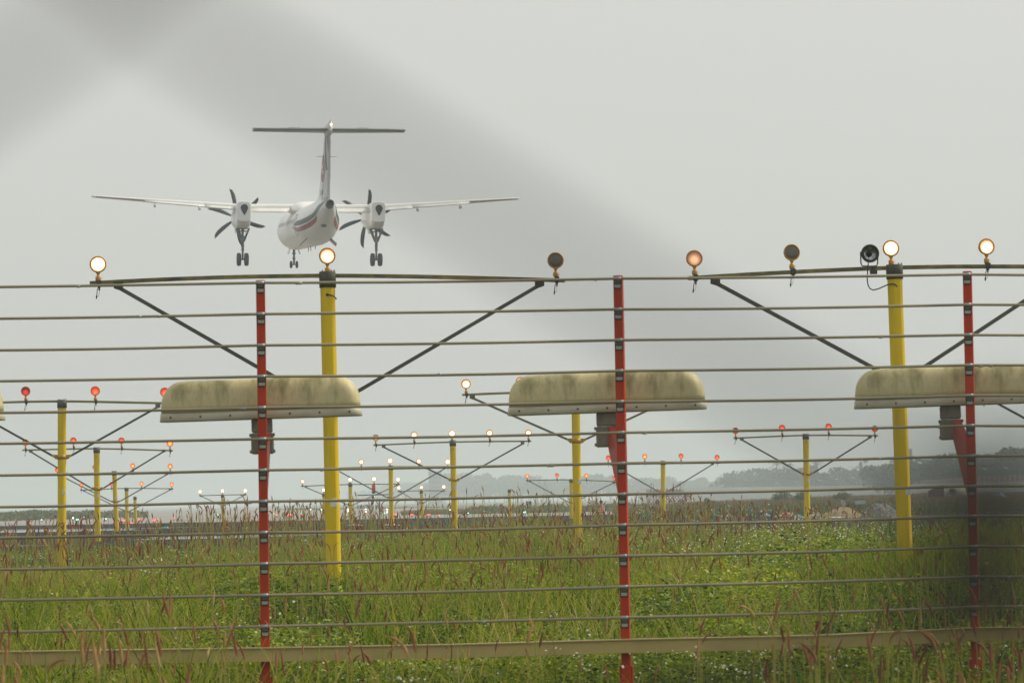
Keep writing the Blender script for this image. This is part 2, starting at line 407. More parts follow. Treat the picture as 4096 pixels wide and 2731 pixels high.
# ------------------------------------------------------------------ lamps of the approach lights (prototypes are the first ones used)
MF = Matrix.Rotation(R(90), 3, 'X')          # local z -> -y (towards the viewer side)
LAMPS = {}
def lamp_parts(state, small):
    key = (state, small)
    n = 16 if small else 28
    h = MB()
    h.lathe([(.0, -.115), (.045, -.112), (.078, -.08), (.093, -.03), (.1015, .0), (.1025, .018), (.097, .027), (.086, .026), (.083, .016)], MF, n)
    o = h.build('lamp', 'yellow_housing')
    l = MB().lathe([(.084, .016), (.07, .022), (.045, .026), (.02, .028), (.0005, .0285)], MF, n)
    l.build('lens', state, o)
    st = MB()
    st.lathe([(.001, -.20), (.030, -.20), (.033, -.195), (.033, -.150), (.029, -.146), (.017, -.143), (.017, -.118), (.026, -.108), (.022, -.093), (.001, -.093)], None, 12)
    if not small:
        st.tube([(.03, 0, -.172), (.052, 0, -.172)], .004, 6)
    st.build('stem', 'yellow_housing', o)
    if not small or True:
        cl = MB(); cl.box((.012, -.002, -.235), (.058, .066, .074), None, 0, .004)
        if not small: cl.box((.012, -.002, -.277), (.030, .03, .02)); cl.tube([(.012, 0, -.285), (.012, 0, -.32)], .010, 8)
        cl.build('clamp', 'dark_metal', o)
        k = random.random()
        wr = MB()
        if small: wr.tube([(.012, 0, -.27), (.0, 0, -.33), (.008, 0, -.39)], .006, 5)
        else:
            wr.tube([(.004, 0, -.27), (-.012, .005, -.31), (-.018, 0, -.36), (-.02, 0, -.385)], .0055, 6)
            wr.tube([(.012, 0, -.32), (.012, .004, -.35), (.0, 0, -.385), (-.018, 0, -.40)], .0022, 5)
            wr.tube([(-.02, 0, -.38), (-.022, 0, -.395), (-.026, 0, -.425)], [.008, .011, .004], 6)
        wr.build('wire', 'black_rubber', o)
    LAMPS[key] = o; return o
def lamp(state, small, parent, loc, tilt=0.0, label=None):
    key = (state, small)
    if key not in LAMPS: o = lamp_parts(state, small); o.parent = parent
    else: o = dup(LAMPS[key], parent)
    o.location = loc; o.rotation_euler = (R(random.uniform(-4, 2)), tilt, AX+R(random.uniform(-5, 5)))
    if label: o['label'] = label
    elif 'label' in o: del o['label']
    return o

LB = {'lens_off': 'unlit lamp with grey glass', 'lens_red_dim': 'dark red lamp barely glowing', 'lens_dim': 'dimly glowing amber lamp', 'lens_bright': 'white-hot bright lamp'}
def mast(D, top, bot, caph, label, bar=None, lamps=(), gus=None, br=(), stick=None, hole=None, near=False, loop=None, metal=None, group='approach light masts'):
    """pixel measurements are turned into points of the vertical plane across the runway axis at distance D"""
    nrm = ax
    B0 = P(bot[0], bot[1], D)
    def pm(u, v):
        d = ray(u, v); return CAM + d*((B0-CAM).dot(nrm)/d.dot(nrm))
    T = pm(*top); Bp = pm(*bot)
    dirv = (Bp-T).normalized(); zg = float(gz(B0.x, B0.y))-.15
    foot = T + dirv*((zg-T.z)/dirv.z)
    org = Vector((foot.x, foot.y, zg))
    root = thing('approach_light_mast', org, label, 'light mast', group)
    small = D > 110; n = 16 if small else 32
    def tilt_frame(p):
        zax = -dirv; xax = Vector((1, 0, 0)) - zax*zax.x; xax.normalize(); yax = zax.cross(xax)
        M = Matrix((xax, yax, zax)).transposed().to_4x4(); M.translation = p; return M
    up = -dirv; H = (T-foot).length
    pl = MB(org); pl.lathe([(.092, 0), (.092, H-.02)], tilt_frame(foot), n)
    if near: pl.box(foot+up*(H/2)+Vector((.045, -.0805, 0)), (.004, .004, H*.98), tilt_frame(Vector((0, 0, 0))).to_3x3())
    pl.build('pole', 'yellow_paint', root)
    ch = caph/FPX*D
    cp = MB(org); cp.lathe([(.0, .012), (.095, .012), (.103, .004), (.103, -ch), (.092, -ch)], tilt_frame(T), n)
    if not small:
        for q in (-.06, .05, .085): cp.lathe([(.001, .03), (.008, .03), (.008, .0)], tilt_frame(T+Vector((q, -.03, 0))), 8)
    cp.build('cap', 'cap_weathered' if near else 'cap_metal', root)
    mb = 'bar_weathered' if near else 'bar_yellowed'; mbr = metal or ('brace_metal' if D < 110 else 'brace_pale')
    off = nrm*0.0
    if bar:
        pts = [pm(*p) for p in bar]
        # smooth droop through the measured points
        dense = []
        for i in range(len(pts)-1):
            for k in range(6): dense.append(pts[i].lerp(pts[i+1], k/6))
        dense.append(pts[-1])
        for _ in range(6): dense = [dense[0]]+[(dense[i-1]+dense[i]*2+dense[i+1])/4 for i in range(1, len(dense)-1)]+[dense[-1]]
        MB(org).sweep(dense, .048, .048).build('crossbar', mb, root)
    if gus:
        xl, xr, yt, yb = gus
        g_ = MB(org); mid = (yt+yb)/2; h = (yb-yt)
        xc = (xl+xr)/2; hw = .5*(xr-xl)
        cpt = pm(xc, mid); hz = h/FPX*D
        for sy in (-1, 1):
            o_ = nrm*(sy*.03)
            a_, b_, c_, d_ = pm(xl, yt), pm(xr, yt), pm(xr-hw*.42, yb), pm(xl+hw*.42, yb)
            g_.poly([a_+o_, b_+o_, c_+o_, d_+o_], .008, nrm)
            if not small:
                for fx in (.10, .20, .80, .90): g_.lathe([(.001, .01), (.008, .008), (.008, 0)], Matrix.Translation(a_.lerp(b_, fx)+o_*1.1+Vector((0, 0, -hz*.55))) @ MF.to_4x4(), 8)
        g_.lathe([(.092, -hz/2), (.0985, -hz/2), (.0985, hz/2), (.092, hz/2)], tilt_frame(cpt), n)
        g_.build('gusset', 'plate_yellow', root)
    for (p0, p1) in br:
        a_, b_ = pm(*p0), pm(*p1)
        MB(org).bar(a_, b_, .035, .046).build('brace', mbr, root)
        bk = MB(org); s_ = 1 if p1[0] > p0[0] else -1
        for sy in (-1, 1):
            o_ = nrm*(sy*.030); w_ = .055
            c0 = a_+bx*(-s_*.02)
            bk.poly([c0+bx*(-s_*w_)+Vector((0, 0, .075))+o_, c0+bx*(s_*w_)+Vector((0, 0, .075))+o_, c0+bx*(s_*w_)+Vector((0, 0, -.035))+o_, c0+bx*(-s_*w_)+Vector((0, 0, .0))+o_], .008, nrm)
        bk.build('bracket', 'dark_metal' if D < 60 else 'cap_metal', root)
    for (u, v, st) in lamps:
        lamp(st, small, root, pm(u, v)-org, 0, LB.get(st))
    if stick:
        p = pm(*stick)
        MB(org).box(p+Vector((0, -.088, 0)), (.085, .012, .10), None, 0, .004).build('label_plate', 'white_label', root)
    if hole:
        p = pm(*hole)
        MB(org).lathe([(.001, .005), (.016, .005), (.018, 0)], Matrix.Translation(p+Vector((0, -.091, 0))) @ MF.to_4x4(), 10).build('cable_hole', 'black_rubber', root)
    if loop:
        pts = [pm(*p)+Vector((0, -.10, 0)) for p in loop]
        c_ = MB(org).tube(pts, .0075, 8)
        c_.lathe([(.001, .012), (.017, .01), (.019, 0)], Matrix.Translation(pts[0]+Vector((0, .006, 0))) @ MF.to_4x4(), 10)
        c_.build('cable', 'black_rubber', root)
    return root, pm, org
W, Bt, Dm, Of, Rd, Re, Rb = 'lens_white', 'lens_bright', 'lens_dim', 'lens_off', 'lens_red_dim', 'lens_red', 'lens_red_bright'
# row 1
mast(39.4, (1309.5, 1090), (1331, 2100), 61, 'large near yellow mast whose three lamps are two lit white and one dark at right',
     bar=[(359, 1133), (640, 1118), (960, 1107), (1310, 1102), (1660, 1106), (1950, 1113), (2259, 1122)],
     lamps=[(392, 1058, Bt), (1309, 1024, W), (2222, 1042, Of)], gus=(1256, 1392, 1598, 1624),
     br=[((480, 1153), (1268, 1604)), ((2152, 1144), (1374, 1598))], stick=(1336, 2010), near=True,
     loop=[(1311, 1180), (1322, 1181), (1336, 1186), (1345, 1194), (1347, 1200)])
near_right, pmr, orgr = mast(39.4, (3577, 1062), (3616, 2100), 55, 'large near yellow mast at right with black spotlight clamped beside its bright middle lamp',
     bar=[(2753, 1113), (2950, 1100), (3250, 1084), (3577, 1070), (3850, 1066), (4110, 1066), (4390, 1072)],
     lamps=[(2777, 1034, Dm), (3166, 1010, Of), (3563, 994, Bt), (3945, 987, W), (4335, 985, W)], gus=(3531, 3660, 1492, 1516),
     br=[((2868, 1134), (3540, 1496)), ((4255, 1100), (3650, 1498))], stick=(3629, 1962), near=True)
# row 2
mast(69.4, (248, 1600), (248, 2140), 31, 'yellow mast at far left with large dark red lamps, nearest of the red ones',
     bar=[(-190, 1620), (20, 1608), (248, 1604), (460, 1608), (680, 1613)],
     lamps=[(-170, 1580, Re), (103, 1564, Rd), (381, 1563, Re), (659, 1568, Re)], gus=(204, 290, 1818, 1836),
     br=[((628, 1629), (284, 1822)), ((-130, 1633), (210, 1822))], stick=(255, 1968))
mast(69.4, (2302, 1562), (2310, 2080), 30, 'yellow mast with amber white lamps partly hidden by fence light on the middle red post',
     bar=[(1849, 1579), (2030, 1571), (2302, 1566), (2560, 1568), (2760, 1574)],
     lamps=[(1864, 1535, W), (2082, 1526, W), (2300, 1520, W), (2518, 1521, W), (2736, 1527, W)], gus=(2264, 2347, 1753, 1772),
     br=[((1893, 1593), (2270, 1757)), ((2704, 1588), (2341, 1757))], stick=(2317, 1926), metal='brace_pale')
mast(69.4, (4358, 1590), (4372, 2080), 30, 'mast at right edge behind the fence light with only one brace showing',
     bar=[(3915, 1590), (4130, 1580), (4358, 1575), (4600, 1572), (4800, 1574)],
     lamps=[(3938, 1548, Re), (4218, 1536, Re), (4498, 1530, Re), (4778, 1530, Re)], gus=(4318, 4402, 1790, 1808),
     br=[((3965, 1600), (4324, 1794)), ((4750, 1590), (4396, 1794))])
# row 3
mast(99.6, (386.5, 1790), (391, 2140), 21, 'yellow mast with four red lamps standing just right of the far left mast',
     bar=[(89, 1800), (386, 1792), (691, 1802)], lamps=[(102, 1769, Re), (294, 1761, Re), (486, 1762, Re), (680, 1773, Rb)],
     gus=(359, 419, 1948, 1961), br=[((126, 1808), (362, 1950)), ((652, 1807), (416, 1950))], stick=(393, 1982), hole=(386, 1824))
mast(99.6, (1811, 1762), (1819, 2090), 21, 'five lamp white mast left of the middle red post, rising from reddish seed heads',
     bar=[(1494, 1780), (1811, 1766), (2125, 1764)], lamps=[(1503, 1750, Dm), (1656, 1739, W), (1808, 1734, Bt), (1958, 1731, W), (2113, 1731, W)],
     gus=(1787, 1845, 1912, 1924), br=[((1537, 1789), (1790, 1913)), ((2088, 1776), (1842, 1913))], stick=(1822, 1952), hole=(1812, 1796))
mast(99.6, (3223, 1736), (3230, 2070), 20, 'yellow mast with four dim red lamps standing beside white rocks and sand pile',
     bar=[(2934, 1752), (3223, 1739), (3512, 1742)], lamps=[(2942, 1722, Rd), (3128, 1711, Re), (3314, 1706, Re), (3499, 1714, Rd)],
     gus=(3200, 3256, 1889, 1901), br=[((2970, 1760), (3203, 1891)), ((3477, 1751), (3253, 1891))], stick=(3234, 1923), hole=(3226, 1769))
# row 4
mast(128.5, (457, 1884), (467, 2128), 16, 'yellow mast with white painted foot, third of the red lamp masts at left',
     bar=[(222, 1898), (457, 1889), (693, 1893)], lamps=[(230, 1878, Re), (380, 1868, Re), (531, 1862, Rb), (681, 1864, Rb)],
     gus=(438, 485, 2001, 2009), br=[((250, 1905), (441, 2003)), ((666, 1898), (482, 2003))], stick=(465, 1991), hole=(458, 1911))
mast(128.5, (1563, 1862), (1567, 2105), 16, 'white lamp mast standing right behind the red obstruction beacon',
     bar=[(1318, 1872), (1563, 1865), (1805, 1866)], lamps=[(1330, 1850, W), (1445, 1846, W), (1560, 1842, Bt), (1675, 1843, W), (1791, 1846, Bt)],
     gus=(1543, 1586, 1985, 1993), br=[((1345, 1878), (1546, 1988)), ((1776, 1875), (1583, 1987))], stick=(1571, 1970))
mast(128.5, (2652, 1843), (2653.5, 2085), 16, 'red lamp mast standing in front of the chequered bus',
     bar=[(2420, 1852), (2652, 1846), (2882, 1850)], lamps=[(2433, 1830, Re), (2579, 1825, Rb), (2724, 1823, Re), (2868, 1828, Re)],
     gus=(2629, 2677, 1963, 1971), br=[((2448, 1860), (2632, 1964)), ((2848, 1858), (2674, 1964))], stick=(2657, 1950), hole=(2653, 1869))
# row 5
mast(159, (506, 1950), (509, 2110), 13, 'small red lamp mast, fourth of the red masts at left',
     bar=[(320, 1960), (506, 1951), (694, 1954)], lamps=[(325, 1940, Rb), (446, 1934.6, Re), (566, 1933, Rb), (687, 1936, Rb)],
     gus=(498, 523, 2040, 2048), br=[((338, 1964), (499, 2042)), ((678, 1960), (522, 2042))], stick=(511, 1998), hole=(506, 1971))
mast(159, (1401, 1931), (1404, 2085), 14, 'white lamp mast between the near left yellow pole and the red beacon',
     bar=[(1203, 1944), (1401, 1936), (1600, 1936)], lamps=[(1210, 1924, W), (1305, 1919, W), (1400.6, 1917, Bt), (1496, 1915, Bt), (1592, 1917, Bt)],
     gus=(1387, 1420, 2015, 2022), br=[((1225, 1949), (1389, 2017)), ((1586, 1941), (1417, 2016))], stick=(1405, 1980))
mast(159, (2285, 1916), (2287, 2085), 13, 'red lamp mast half hidden behind the yellow pole left of the crouching worker',
     bar=[(2103, 1921), (2285, 1917), (2472, 1926)], lamps=[(2109, 1903, Rb), (2228, 1900, Re), (2345.6, 1901, Rb), (2457, 1911, Re)],
     gus=(2269, 2302, 2005, 2012), br=[((2121, 1926), (2271, 2006)), ((2453, 1931), (2300, 2006))], stick=(2290, 1962), hole=(2286, 1936))
# row 6
mast(189, (540, 1985.6), (542.5, 2099), 12, 'short bare yellow pole without a crossbar at left')
mast(189, (890.5, 1977), (893.5, 2088), 12, 'three lamp white mast standing alone left of the left red post',
     bar=[(796, 1981.5), (890, 1979), (987, 1977)], lamps=[(800, 1965.6, Bt), (890, 1962.6, Bt), (981, 1961.5, Bt)],
     gus=(877, 908, 2016, 2023), br=[((808, 1985), (879, 2018)), ((974, 1981), (906, 2018))], stick=(892, 1990))
mast(189, (1295, 1973), (1297, 2088), 12, 'single lamp yellow mast almost hidden behind the near left pole', lamps=[(1294, 1959, Bt)])
mast(189, (1685.5, 1960.6), (1689, 2068), 12, 'three lamp white mast low between two five lamp masts',
     bar=[(1590, 1964), (1685, 1961.5), (1782, 1962)], lamps=[(1595, 1950, Bt), (1685, 1948, W), (1775, 1946, Bt)],
     gus=(1673, 1703, 2006, 2013), br=[((1604, 1968), (1675, 2008)), ((1766, 1966), (1701, 2008))], stick=(1688, 1975))
mast(189, (2037.5, 1957), (2040, 2062), 12, 'short bare yellow pole without lamps beside black letter sign', stick=(2041, 1972))

# black spotlight on the near right crossbar
sp_ = pmr(3479, 1014)
spot = thing('spotlight', sp_, 'round black spotlight on a U bracket beside the bright lamp of the right mast', 'spotlight', rot=(R(2), 0, AX+R(4)))
h = MB().lathe([(.0, -.16), (.05, -.155), (.085, -.10), (.106, -.02), (.112, .0), (.112, .03), (.104, .038), (.080, .032), (.078, .02)], MF, 32); h.build('housing', 'black_rubber', spot)
MB().lathe([(.0785, .02), (.05, .004), (.02, -.02), (.0005, -.025)], MF, 28).build('reflector', 'reflector', spot)
MB().lathe([(.001, .012), (.016, .012), (.02, .0), (.02, -.02)], MF, 14).build('bulb', 'exhaust_black', spot)
MB().sweep([(-.116, 0, .02), (-.114, 0, -.12), (-.098, 0, -.152), (.0, 0, -.157), (.086, 0, -.152), (.099, 0, -.12), (.102, 0, -.02)], .014, .012, (0, 1, 0)).build('bracket', 'dark_metal', spot)
MB().box((.045, 0, -.205), (.078, .07, .098), None, 0, .004).build('clamp', 'dark_metal', spot)
def loc_spot(u, v): return (Matrix.LocRotScale(spot.location, spot.rotation_euler, None).inverted() @ (pmr(u, v)+Vector((0, -.055, 0))))
cps = [(3471, 1052), (3470, 1068), (3468, 1095), (3467, 1120), (3470, 1140), (3477, 1155), (3490, 1161), (3510, 1157), (3530, 1148), (3546, 1141), (3560, 1137), (3572, 1138), (3582, 1147)]
pts = [loc_spot(*p) for p in cps]; pts[-3] += Vector((0, -.045, 0)); pts[-2] += Vector((0, -.05, 0)); pts[-1] += Vector((0, -.04, 0))
MB().tube(pts, .0075, 8).build('cable', 'black_rubber', spot)

# ------------------------------------------------------------------ cable fence with red posts
FD = [25.85, 26.0, 26.37, 26.87, 27.2]                      # distances of the five posts
FX = [(-386, 1128), (1041.5, 1120), (2470, 1101), (3868, 1084), (5290, 1070)]
FB = [(-366, 2700), (1063, 2700), (2503, 2660), (3902, 2640), (5320, 2640)]
FK0 = [1152.5, 1131.7, 1114.7, 1098.3, 1097]
FDY = [125.3, 124.72, 123.05, 120.7, 119.3]
TW = [4, 4.0, -9.0, -11.0, -8]                              # twist of each post (degrees)
fence = thing('cable_fence', (P(1041, 2700, 26).x, 26, -.65), 'long fence of grey tubes on red posts across the whole foreground', 'fence')
fo = fence.location.copy()
posts = []; fr = []
for i in range(5):
    T = P(FX[i][0], FX[i][1], FD[i]); Bq = P(FB[i][0], FB[i][1], FD[i]); up = (T-Bq).normalized()
    zg = float(gz(Bq.x, Bq.y))-.1; F0 = T + up*((zg-T.z)/up.z)
    tw = R(TW[i]); xa = Vector((math.cos(tw), math.sin(tw), 0)); xa = (xa-up*xa.dot(up)).normalized(); ya = up.cross(xa)
    M = Matrix((xa, ya, up)).transposed(); fr.append((T, up, M, F0))
    H = (T-F0).length
    q = MB(fo); q.box(F0+up*(H/2)+ya*.045, (.0735, .09, H), M, 0, .005)
    q.box(F0+up*(.16)+ya*.045, (.11, .05, .5), M, 0, .004)
    po = q.build('post', 'post_red', fence); posts.append(po)
tube_pts = [[] for _ in range(12)]
clip0 = None
for i in range(5):
    T, up, M, F0 = fr[i]
    for k in range(12):
        u = FX[i][0]+(FB[i][0]-FX[i][0])*((FK0[i]+FDY[i]*k)-FX[i][1])/(FB[i][1]-FX[i][1])
        p = P(u, FK0[i]+FDY[i]*k, FD[i]); ya = M.col[1]
        tube_pts[k].append(p - ya*.016)
        if clip0 is None:
            c = MB()
            c.box((0, -.006, -.036), (.066, .012, .092), None, 0, .002)
            c.tube([(-.029, -.016, 0), (.029, -.016, 0)], .0148, 12, 1)
            c.box((0, -.018, -.028), (.044, .016, .024), None, 3, .002)
            c.box((0, -.015, -.062), (.050, .012, .028), None, 2, .003)
            clip0 = c.build('clip', ['clip_dark', 'clip_zinc', 'clip_pale', 'clip_olive'], posts[i]); c_ = clip0
        else: c_ = dup(clip0, posts[i])
        c_.location = p - fo; c_.rotation_euler = M.to_euler()
for k in range(12):
    pts = tube_pts[k]; dense = []
    for i in range(4):
        for j in range(8):
            t = j/8; q = pts[i].lerp(pts[i+1], t); q.z -= .012*math.sin(math.pi*t)*(.3+.7*((k*7+i*3) % 5)/5); dense.append(q)
    dense.append(pts[-1]); e0 = (pts[0]-pts[1]).normalized(); dense.insert(0, pts[0]+e0*1.2); dense.append(pts[-1]-e0*1.2)
    q = MB(fo).tube(dense, .0117, 10)
    to_ = q.build('tube', 'tube_paint', fence)
    for j in range(3):
        a = random.uniform(.1, 3.9); i = int(a); c_ = pts[i].lerp(pts[i+1], a-i); d_ = (pts[i+1]-pts[i]).normalized()*random.uniform(.008, .03); c_.z -= .006
        MB(fo).tube([c_-d_, c_+d_], .0128, 10).build('sleeve', 'clip_pale' if j else 'clip_zinc', to_)
RU = [(-900, 2646), (-386, 2638), (1062, 2617), (1805, 2603.5), (2505, 2583), (3243, 2567), (3900, 2537), (5300, 2520), (5800, 2517)]
RDs = [25.7, 25.85, 26, 26.18, 26.37, 26.65, 26.87, 27.2, 27.3]
rp = [P(u, v, d-.055) for (u, v), d in zip(RU, RDs)]
for seg in ((0, 3), (3, 5), (5, 8)):
    pts = [rp[j].copy() for j in range(seg[0], seg[1]+1)]; d_ = (pts[-1]-pts[-2]).normalized(); pts[-1] = pts[-1]-d_*.006
    q = MB(fo); q.sweep(pts, .10, .105); q.sweep([p+Vector((0, -.01, .055)) for p in pts], .115, .008)
    q.build('rail', 'rail_cream', fence)
    j = MB(fo); e = pts[-1]
    for dz in (-.03, .03): j.lathe([(.001, .008), (.006, .007), (.006, 0)], Matrix.Translation(e+Vector((-.03, -.053, dz))) @ MF.to_4x4(), 8)
    j.build('rail_bolt', 'dark_metal', fence)

# lights on the fence posts
FLL = ['cream fence light cut off at the left edge of the view', 'stained cream fence light on the left red post', 'stained cream fence light on the middle red post', 'stained cream fence light on the right red post, running out of the view']
FLC = [(-390, 1612), (1043, 1595), (2426, 1570), (3806, 1544)]    # centre of shade in the photo
FLB = [(-384, 1668), (1047, 1668), (2424, 1644), (3800, 1622)]    # top of gear box
proto = None
for i in range(4):
    Dl = FD[i]+.36
    c = P(FLC[i][0], FLC[i][1], Dl); T, up, M, F0 = fr[i]
    yaw = [2, 1, -1, -2][i]
    ro = thing('fence_light', c, FLL[i], 'lamp', 'cream lights on the fence posts', rot=(0, R(-.9), R(yaw)))
    # half-rounded shade: stacked rounded outlines
    rings = []; hl, hd, hb, ht = .825, .15, -.165, .165
    for t in [0, .2, .4, .55, .68, .78, .86, .92, .96, .985, 1.0]:
        e = 1-math.sqrt(max(0, 1-t**2.9)); L_ = hl-.010-.19*e; W_ = hd-.105*e; z = hb+.07+(ht-hb-.07)*t
        rr_ = min(.11, W_*.98); pts = []
        for cx, cy, a0 in ((L_-rr_, W_-rr_, 0), (-L_+rr_, W_-rr_, 90), (-L_+rr_, -W_+rr_, 180), (L_-rr_, -W_+rr_, 270)):
            for k in range(6):
                a = R(a0+k*18); pts.append(Vector((cx+rr_*math.cos(a), cy+rr_*math.sin(a), z)))
        rings.append(pts)
    MB().loft(rings).build('shade', 'shade_cream', ro)
    rings = []
    for L_, W_, z in ((hl, hd, hb), (hl+.003, hd+.003, hb+.004), (hl-.004, hd-.004, hb+.066), (hl-.016, hd-.016, hb+.0702)):
        rr_ = .11; pts = []
        for cx, cy, a0 in ((L_-rr_, W_-rr_, 0), (-L_+rr_, W_-rr_, 90), (-L_+rr_, -W_+rr_, 180), (L_-rr_, -W_+rr_, 270)):
            for k in range(6):
                a = R(a0+k*18); pts.append(Vector((cx+rr_*math.cos(a), cy+rr_*math.sin(a), z)))
        rings.append(pts)
    fl = MB().loft(rings)
    for k in range(7): fl.lathe([(.001, .007), (.007, .007), (.009, 0)], Matrix.Translation((-.74+k*.243+.01, -hd+.001, hb+.034)) @ MF.to_4x4(), 8, 1)
    fl.build('flange', ['flange_cream', 'dark_metal'], ro)
    Mi = Matrix.LocRotScale(ro.location, ro.rotation_euler, None).inverted()
    gb = Mi @ P(FLB[i][0], FLB[i][1], Dl); gz0 = hb
    gbx = MB(); zt = gz0-.001
    gbx.box((gb.x, 0, zt-.055), (.165, .15, .11), None, 0, .008); gbx.box((gb.x, 0, zt-.20), (.178, .16, .172), None, 0, .01)
    for sx in (-1, 1):
        for z in (-.13, -.265): gbx.box((gb.x+sx*.094, -.02, zt+z), (.02, .05, .026), None, 0, .004)
    gbx.build('gear_box', 'gear_grey', ro)
    # red tapered arm from the gear box down to the post
    pt = Mi @ (F0 + up*((P(FX[i][0], 2015, FD[i]).z-F0.z)/up.z) + M.col[1]*.09)
    pu = Mi @ (F0 + up*((P(FX[i][0], 1800, FD[i]).z-F0.z)/up.z) + M.col[1]*.09)
    am = MB(); g1 = Vector((gb.x+.045, -.078, zt-.115)); g2 = Vector((gb.x+.035, -.078, zt-.285))
    wv_ = Vector((.030, 0, 0))
    am.loft([[g1-wv_, g1+wv_, pu+wv_, pu-wv_], [g2-wv_, g2+wv_, pt+wv_, pt-wv_]], 0, False)
    am.build('arm', 'arm_red', ro)

# ------------------------------------------------------------------ diamond wire mesh right in front of the viewpoint
dw = .30
K1 = P(500, -90, dw); K2 = P(3940, 2120, dw)
wx = K2.x-K1.x; wz = K1.z-K2.z
wf = thing('wire_mesh_fence', (0, dw, -.65), 'blurred diamond wire mesh close to the viewpoint, crossing the sky diagonally', 'wire fence')
wo = wf.location.copy()
for i in range(-8, 9):
    pts = []
    zt = K1.z + wz*14
    for k in range(0, 48):
        side = (k % 2); z = zt-wz*k
        if z < -.6: break
        flip = i % 2
        x = K1.x+wx*i + (wx if side ^ flip else 0)
        pts += [Vector((x-(.004 if side ^ flip else -.004), dw+(.0008 if k % 2 else -.0008), z+.0035)), Vector((x, dw+.0008, z)), Vector((x-(.004 if side ^ flip else -.004), dw-.0008, z-.0035))]
    MB(wo).tube(pts, .0014, 6).build('wire', 'wire_steel', wf)
tp = []
for k in range(48):
    a = k*.9; tp.append(K2+Vector((.0036*math.cos(a), .0036*math.sin(a), .009-k*.00045)))
MB(wo).tube(tp, .0017, 6).build('tie_wire', 'wire_steel', wf)
# ------------------------------------------------------------------ the landing turboprop aircraft
plane = thing('airplane', (-13.1646, 210.7996, 19.2659), 'white twin propeller airliner landing with its wheels down, seen from behind', 'airplane')
plane.rotation_mode = 'XYZ'
plane.rotation_euler = (Matrix.Rotation(R(8.134), 3, 'Z') @ Matrix.Rotation(R(3.629), 3, 'X') @ Matrix.Rotation(R(.566), 3, 'Y')).to_euler('XYZ')
def L(x, s, z): return Vector((x, 16.0-s, z))
RS = np.array([(0, .05, -.35), (.4, .45, -.30), (1, .75, -.22), (2, 1.05, -.10), (3.2, 1.25, -.03), (4.5, 1.345, 0), (20.5, 1.345, 0), (22, 1.335, .02), (24, 1.23, .13), (26, 1.04, .32), (28, .78, .56), (29.5, .56, .75), (30.8, .36, .92), (31.4, .27, .98)])
_ss = np.linspace(0, 31.4, 158)
_rr = np.interp(_ss, RS[:, 0], RS[:, 1]); _zz = np.interp(_ss, RS[:, 0], RS[:, 2])
for _ in range(5):
    _rr[12:-1] = (_rr[11:-2]+2*_rr[12:-1]+_rr[13:])/4; _zz[12:-1] = (_zz[11:-2]+2*_zz[12:-1]+_zz[13:])/4
def FSF(s, th, off=0.0):
    r_ = float(np.interp(s, _ss, _rr))+off; z = float(np.interp(s, _ss, _zz))
    return L(r_*math.sin(th), s, z+r_*math.cos(th))
fus = MB().loft([[FSF(s, 2*math.pi*k/48) for k in range(48)] for s in _ss]).build('fuselage', 'aircraft_white', plane)
MB().lathe([(.27, -.02), (.255, .25), (.235, .55), (.21, .62), (.17, .60), (.15, .3), (.001, .25)], Matrix.Translation(L(0, 31.38, .98)) @ Matrix.Rotation(R(90-7), 4, 'X'), 24).build('exhaust_cone', 'apu_metal', fus)
def patch(name, tops, bots, mat, side, s0, s1, off=.012, par=fus, n=40):
    t_ = np.array(tops); b_ = np.array(bots); q = MB(); rows = []
    for i in range(n+1):
        s = s0+(s1-s0)*i/n
        a = np.interp(s, t_[:, 0], t_[:, 1]); c = np.interp(s, b_[:, 0], b_[:, 1])
        rows.append([FSF(s, R(side*(a+(c-a)*k/8)), off) for k in range(9)])
    q.loft(rows, 0, True, False, False); return q.build(name, mat, par)
gt = [(19.6, 88), (22.5, 83), (23.7, 85), (26.1, 90), (28.1, 93), (28.9, 82), (29.5, 56), (30.4, 22), (31.2, 8)]
gb_ = [(19.6, 89), (21, 92), (22.5, 96), (25, 103.5), (27, 110), (28.7, 112), (29.56, 102), (30.8, 77), (31.2, 50)]
rt = [(18.4, 93), (20, 96.5), (22.4, 101.5), (24.5, 105.5), (26.2, 112), (27.6, 117.5), (28.9, 119)]
rb = [(18.4, 94), (20, 103), (22.4, 113), (24.1, 118), (25.5, 124.5), (26.9, 132), (28.2, 135.5), (28.9, 121)]
for sd in (-1, 1):
    patch('stripe', gt, gb_, 'livery_green', sd, 19.6, 31.2)
    patch('stripe', rt, rb, 'livery_red', sd, 18.4, 28.9)
patch('hatch', [(27.6, 163), (28.3, 163)], [(27.6, 186), (28.3, 186)], 'panel_dark', -1, 27.7, 28.25)
patch('window_panel', [(25.3, 20), (26.4, 20)], [(25.3, 33), (26.4, 33)], 'panel_dark', -1, 25.6, 25.85); patch('window_panel', [(25.3, 20), (26.4, 20)], [(25.3, 33), (26.4, 33)], 'panel_dark', -1, 26.1, 26.3)
dr = MB()
for s in (20.3, 21.5): dr.tube([FSF(s, R(-a), .006) for a in range(62, 128, 6)], .014, 5)
dr.tube([FSF(s/10, R(-62), .006) for s in range(203, 216)], .014, 5); dr.build('door_outline', 'panel_dark', fus)
for k in range(22):
    s = 6.2+k*.62
    if 11.3 < s < 12.0: continue
    for sd in (-1, 1):
        pts = [FSF(s+.13*math.cos(a), sd*R(78-7*math.sin(a)), .012) for a in np.linspace(0, 2*math.pi, 12, endpoint=False)]
        MB().add(pts, [tuple(range(12))]).build('window', 'window_grey', fus)
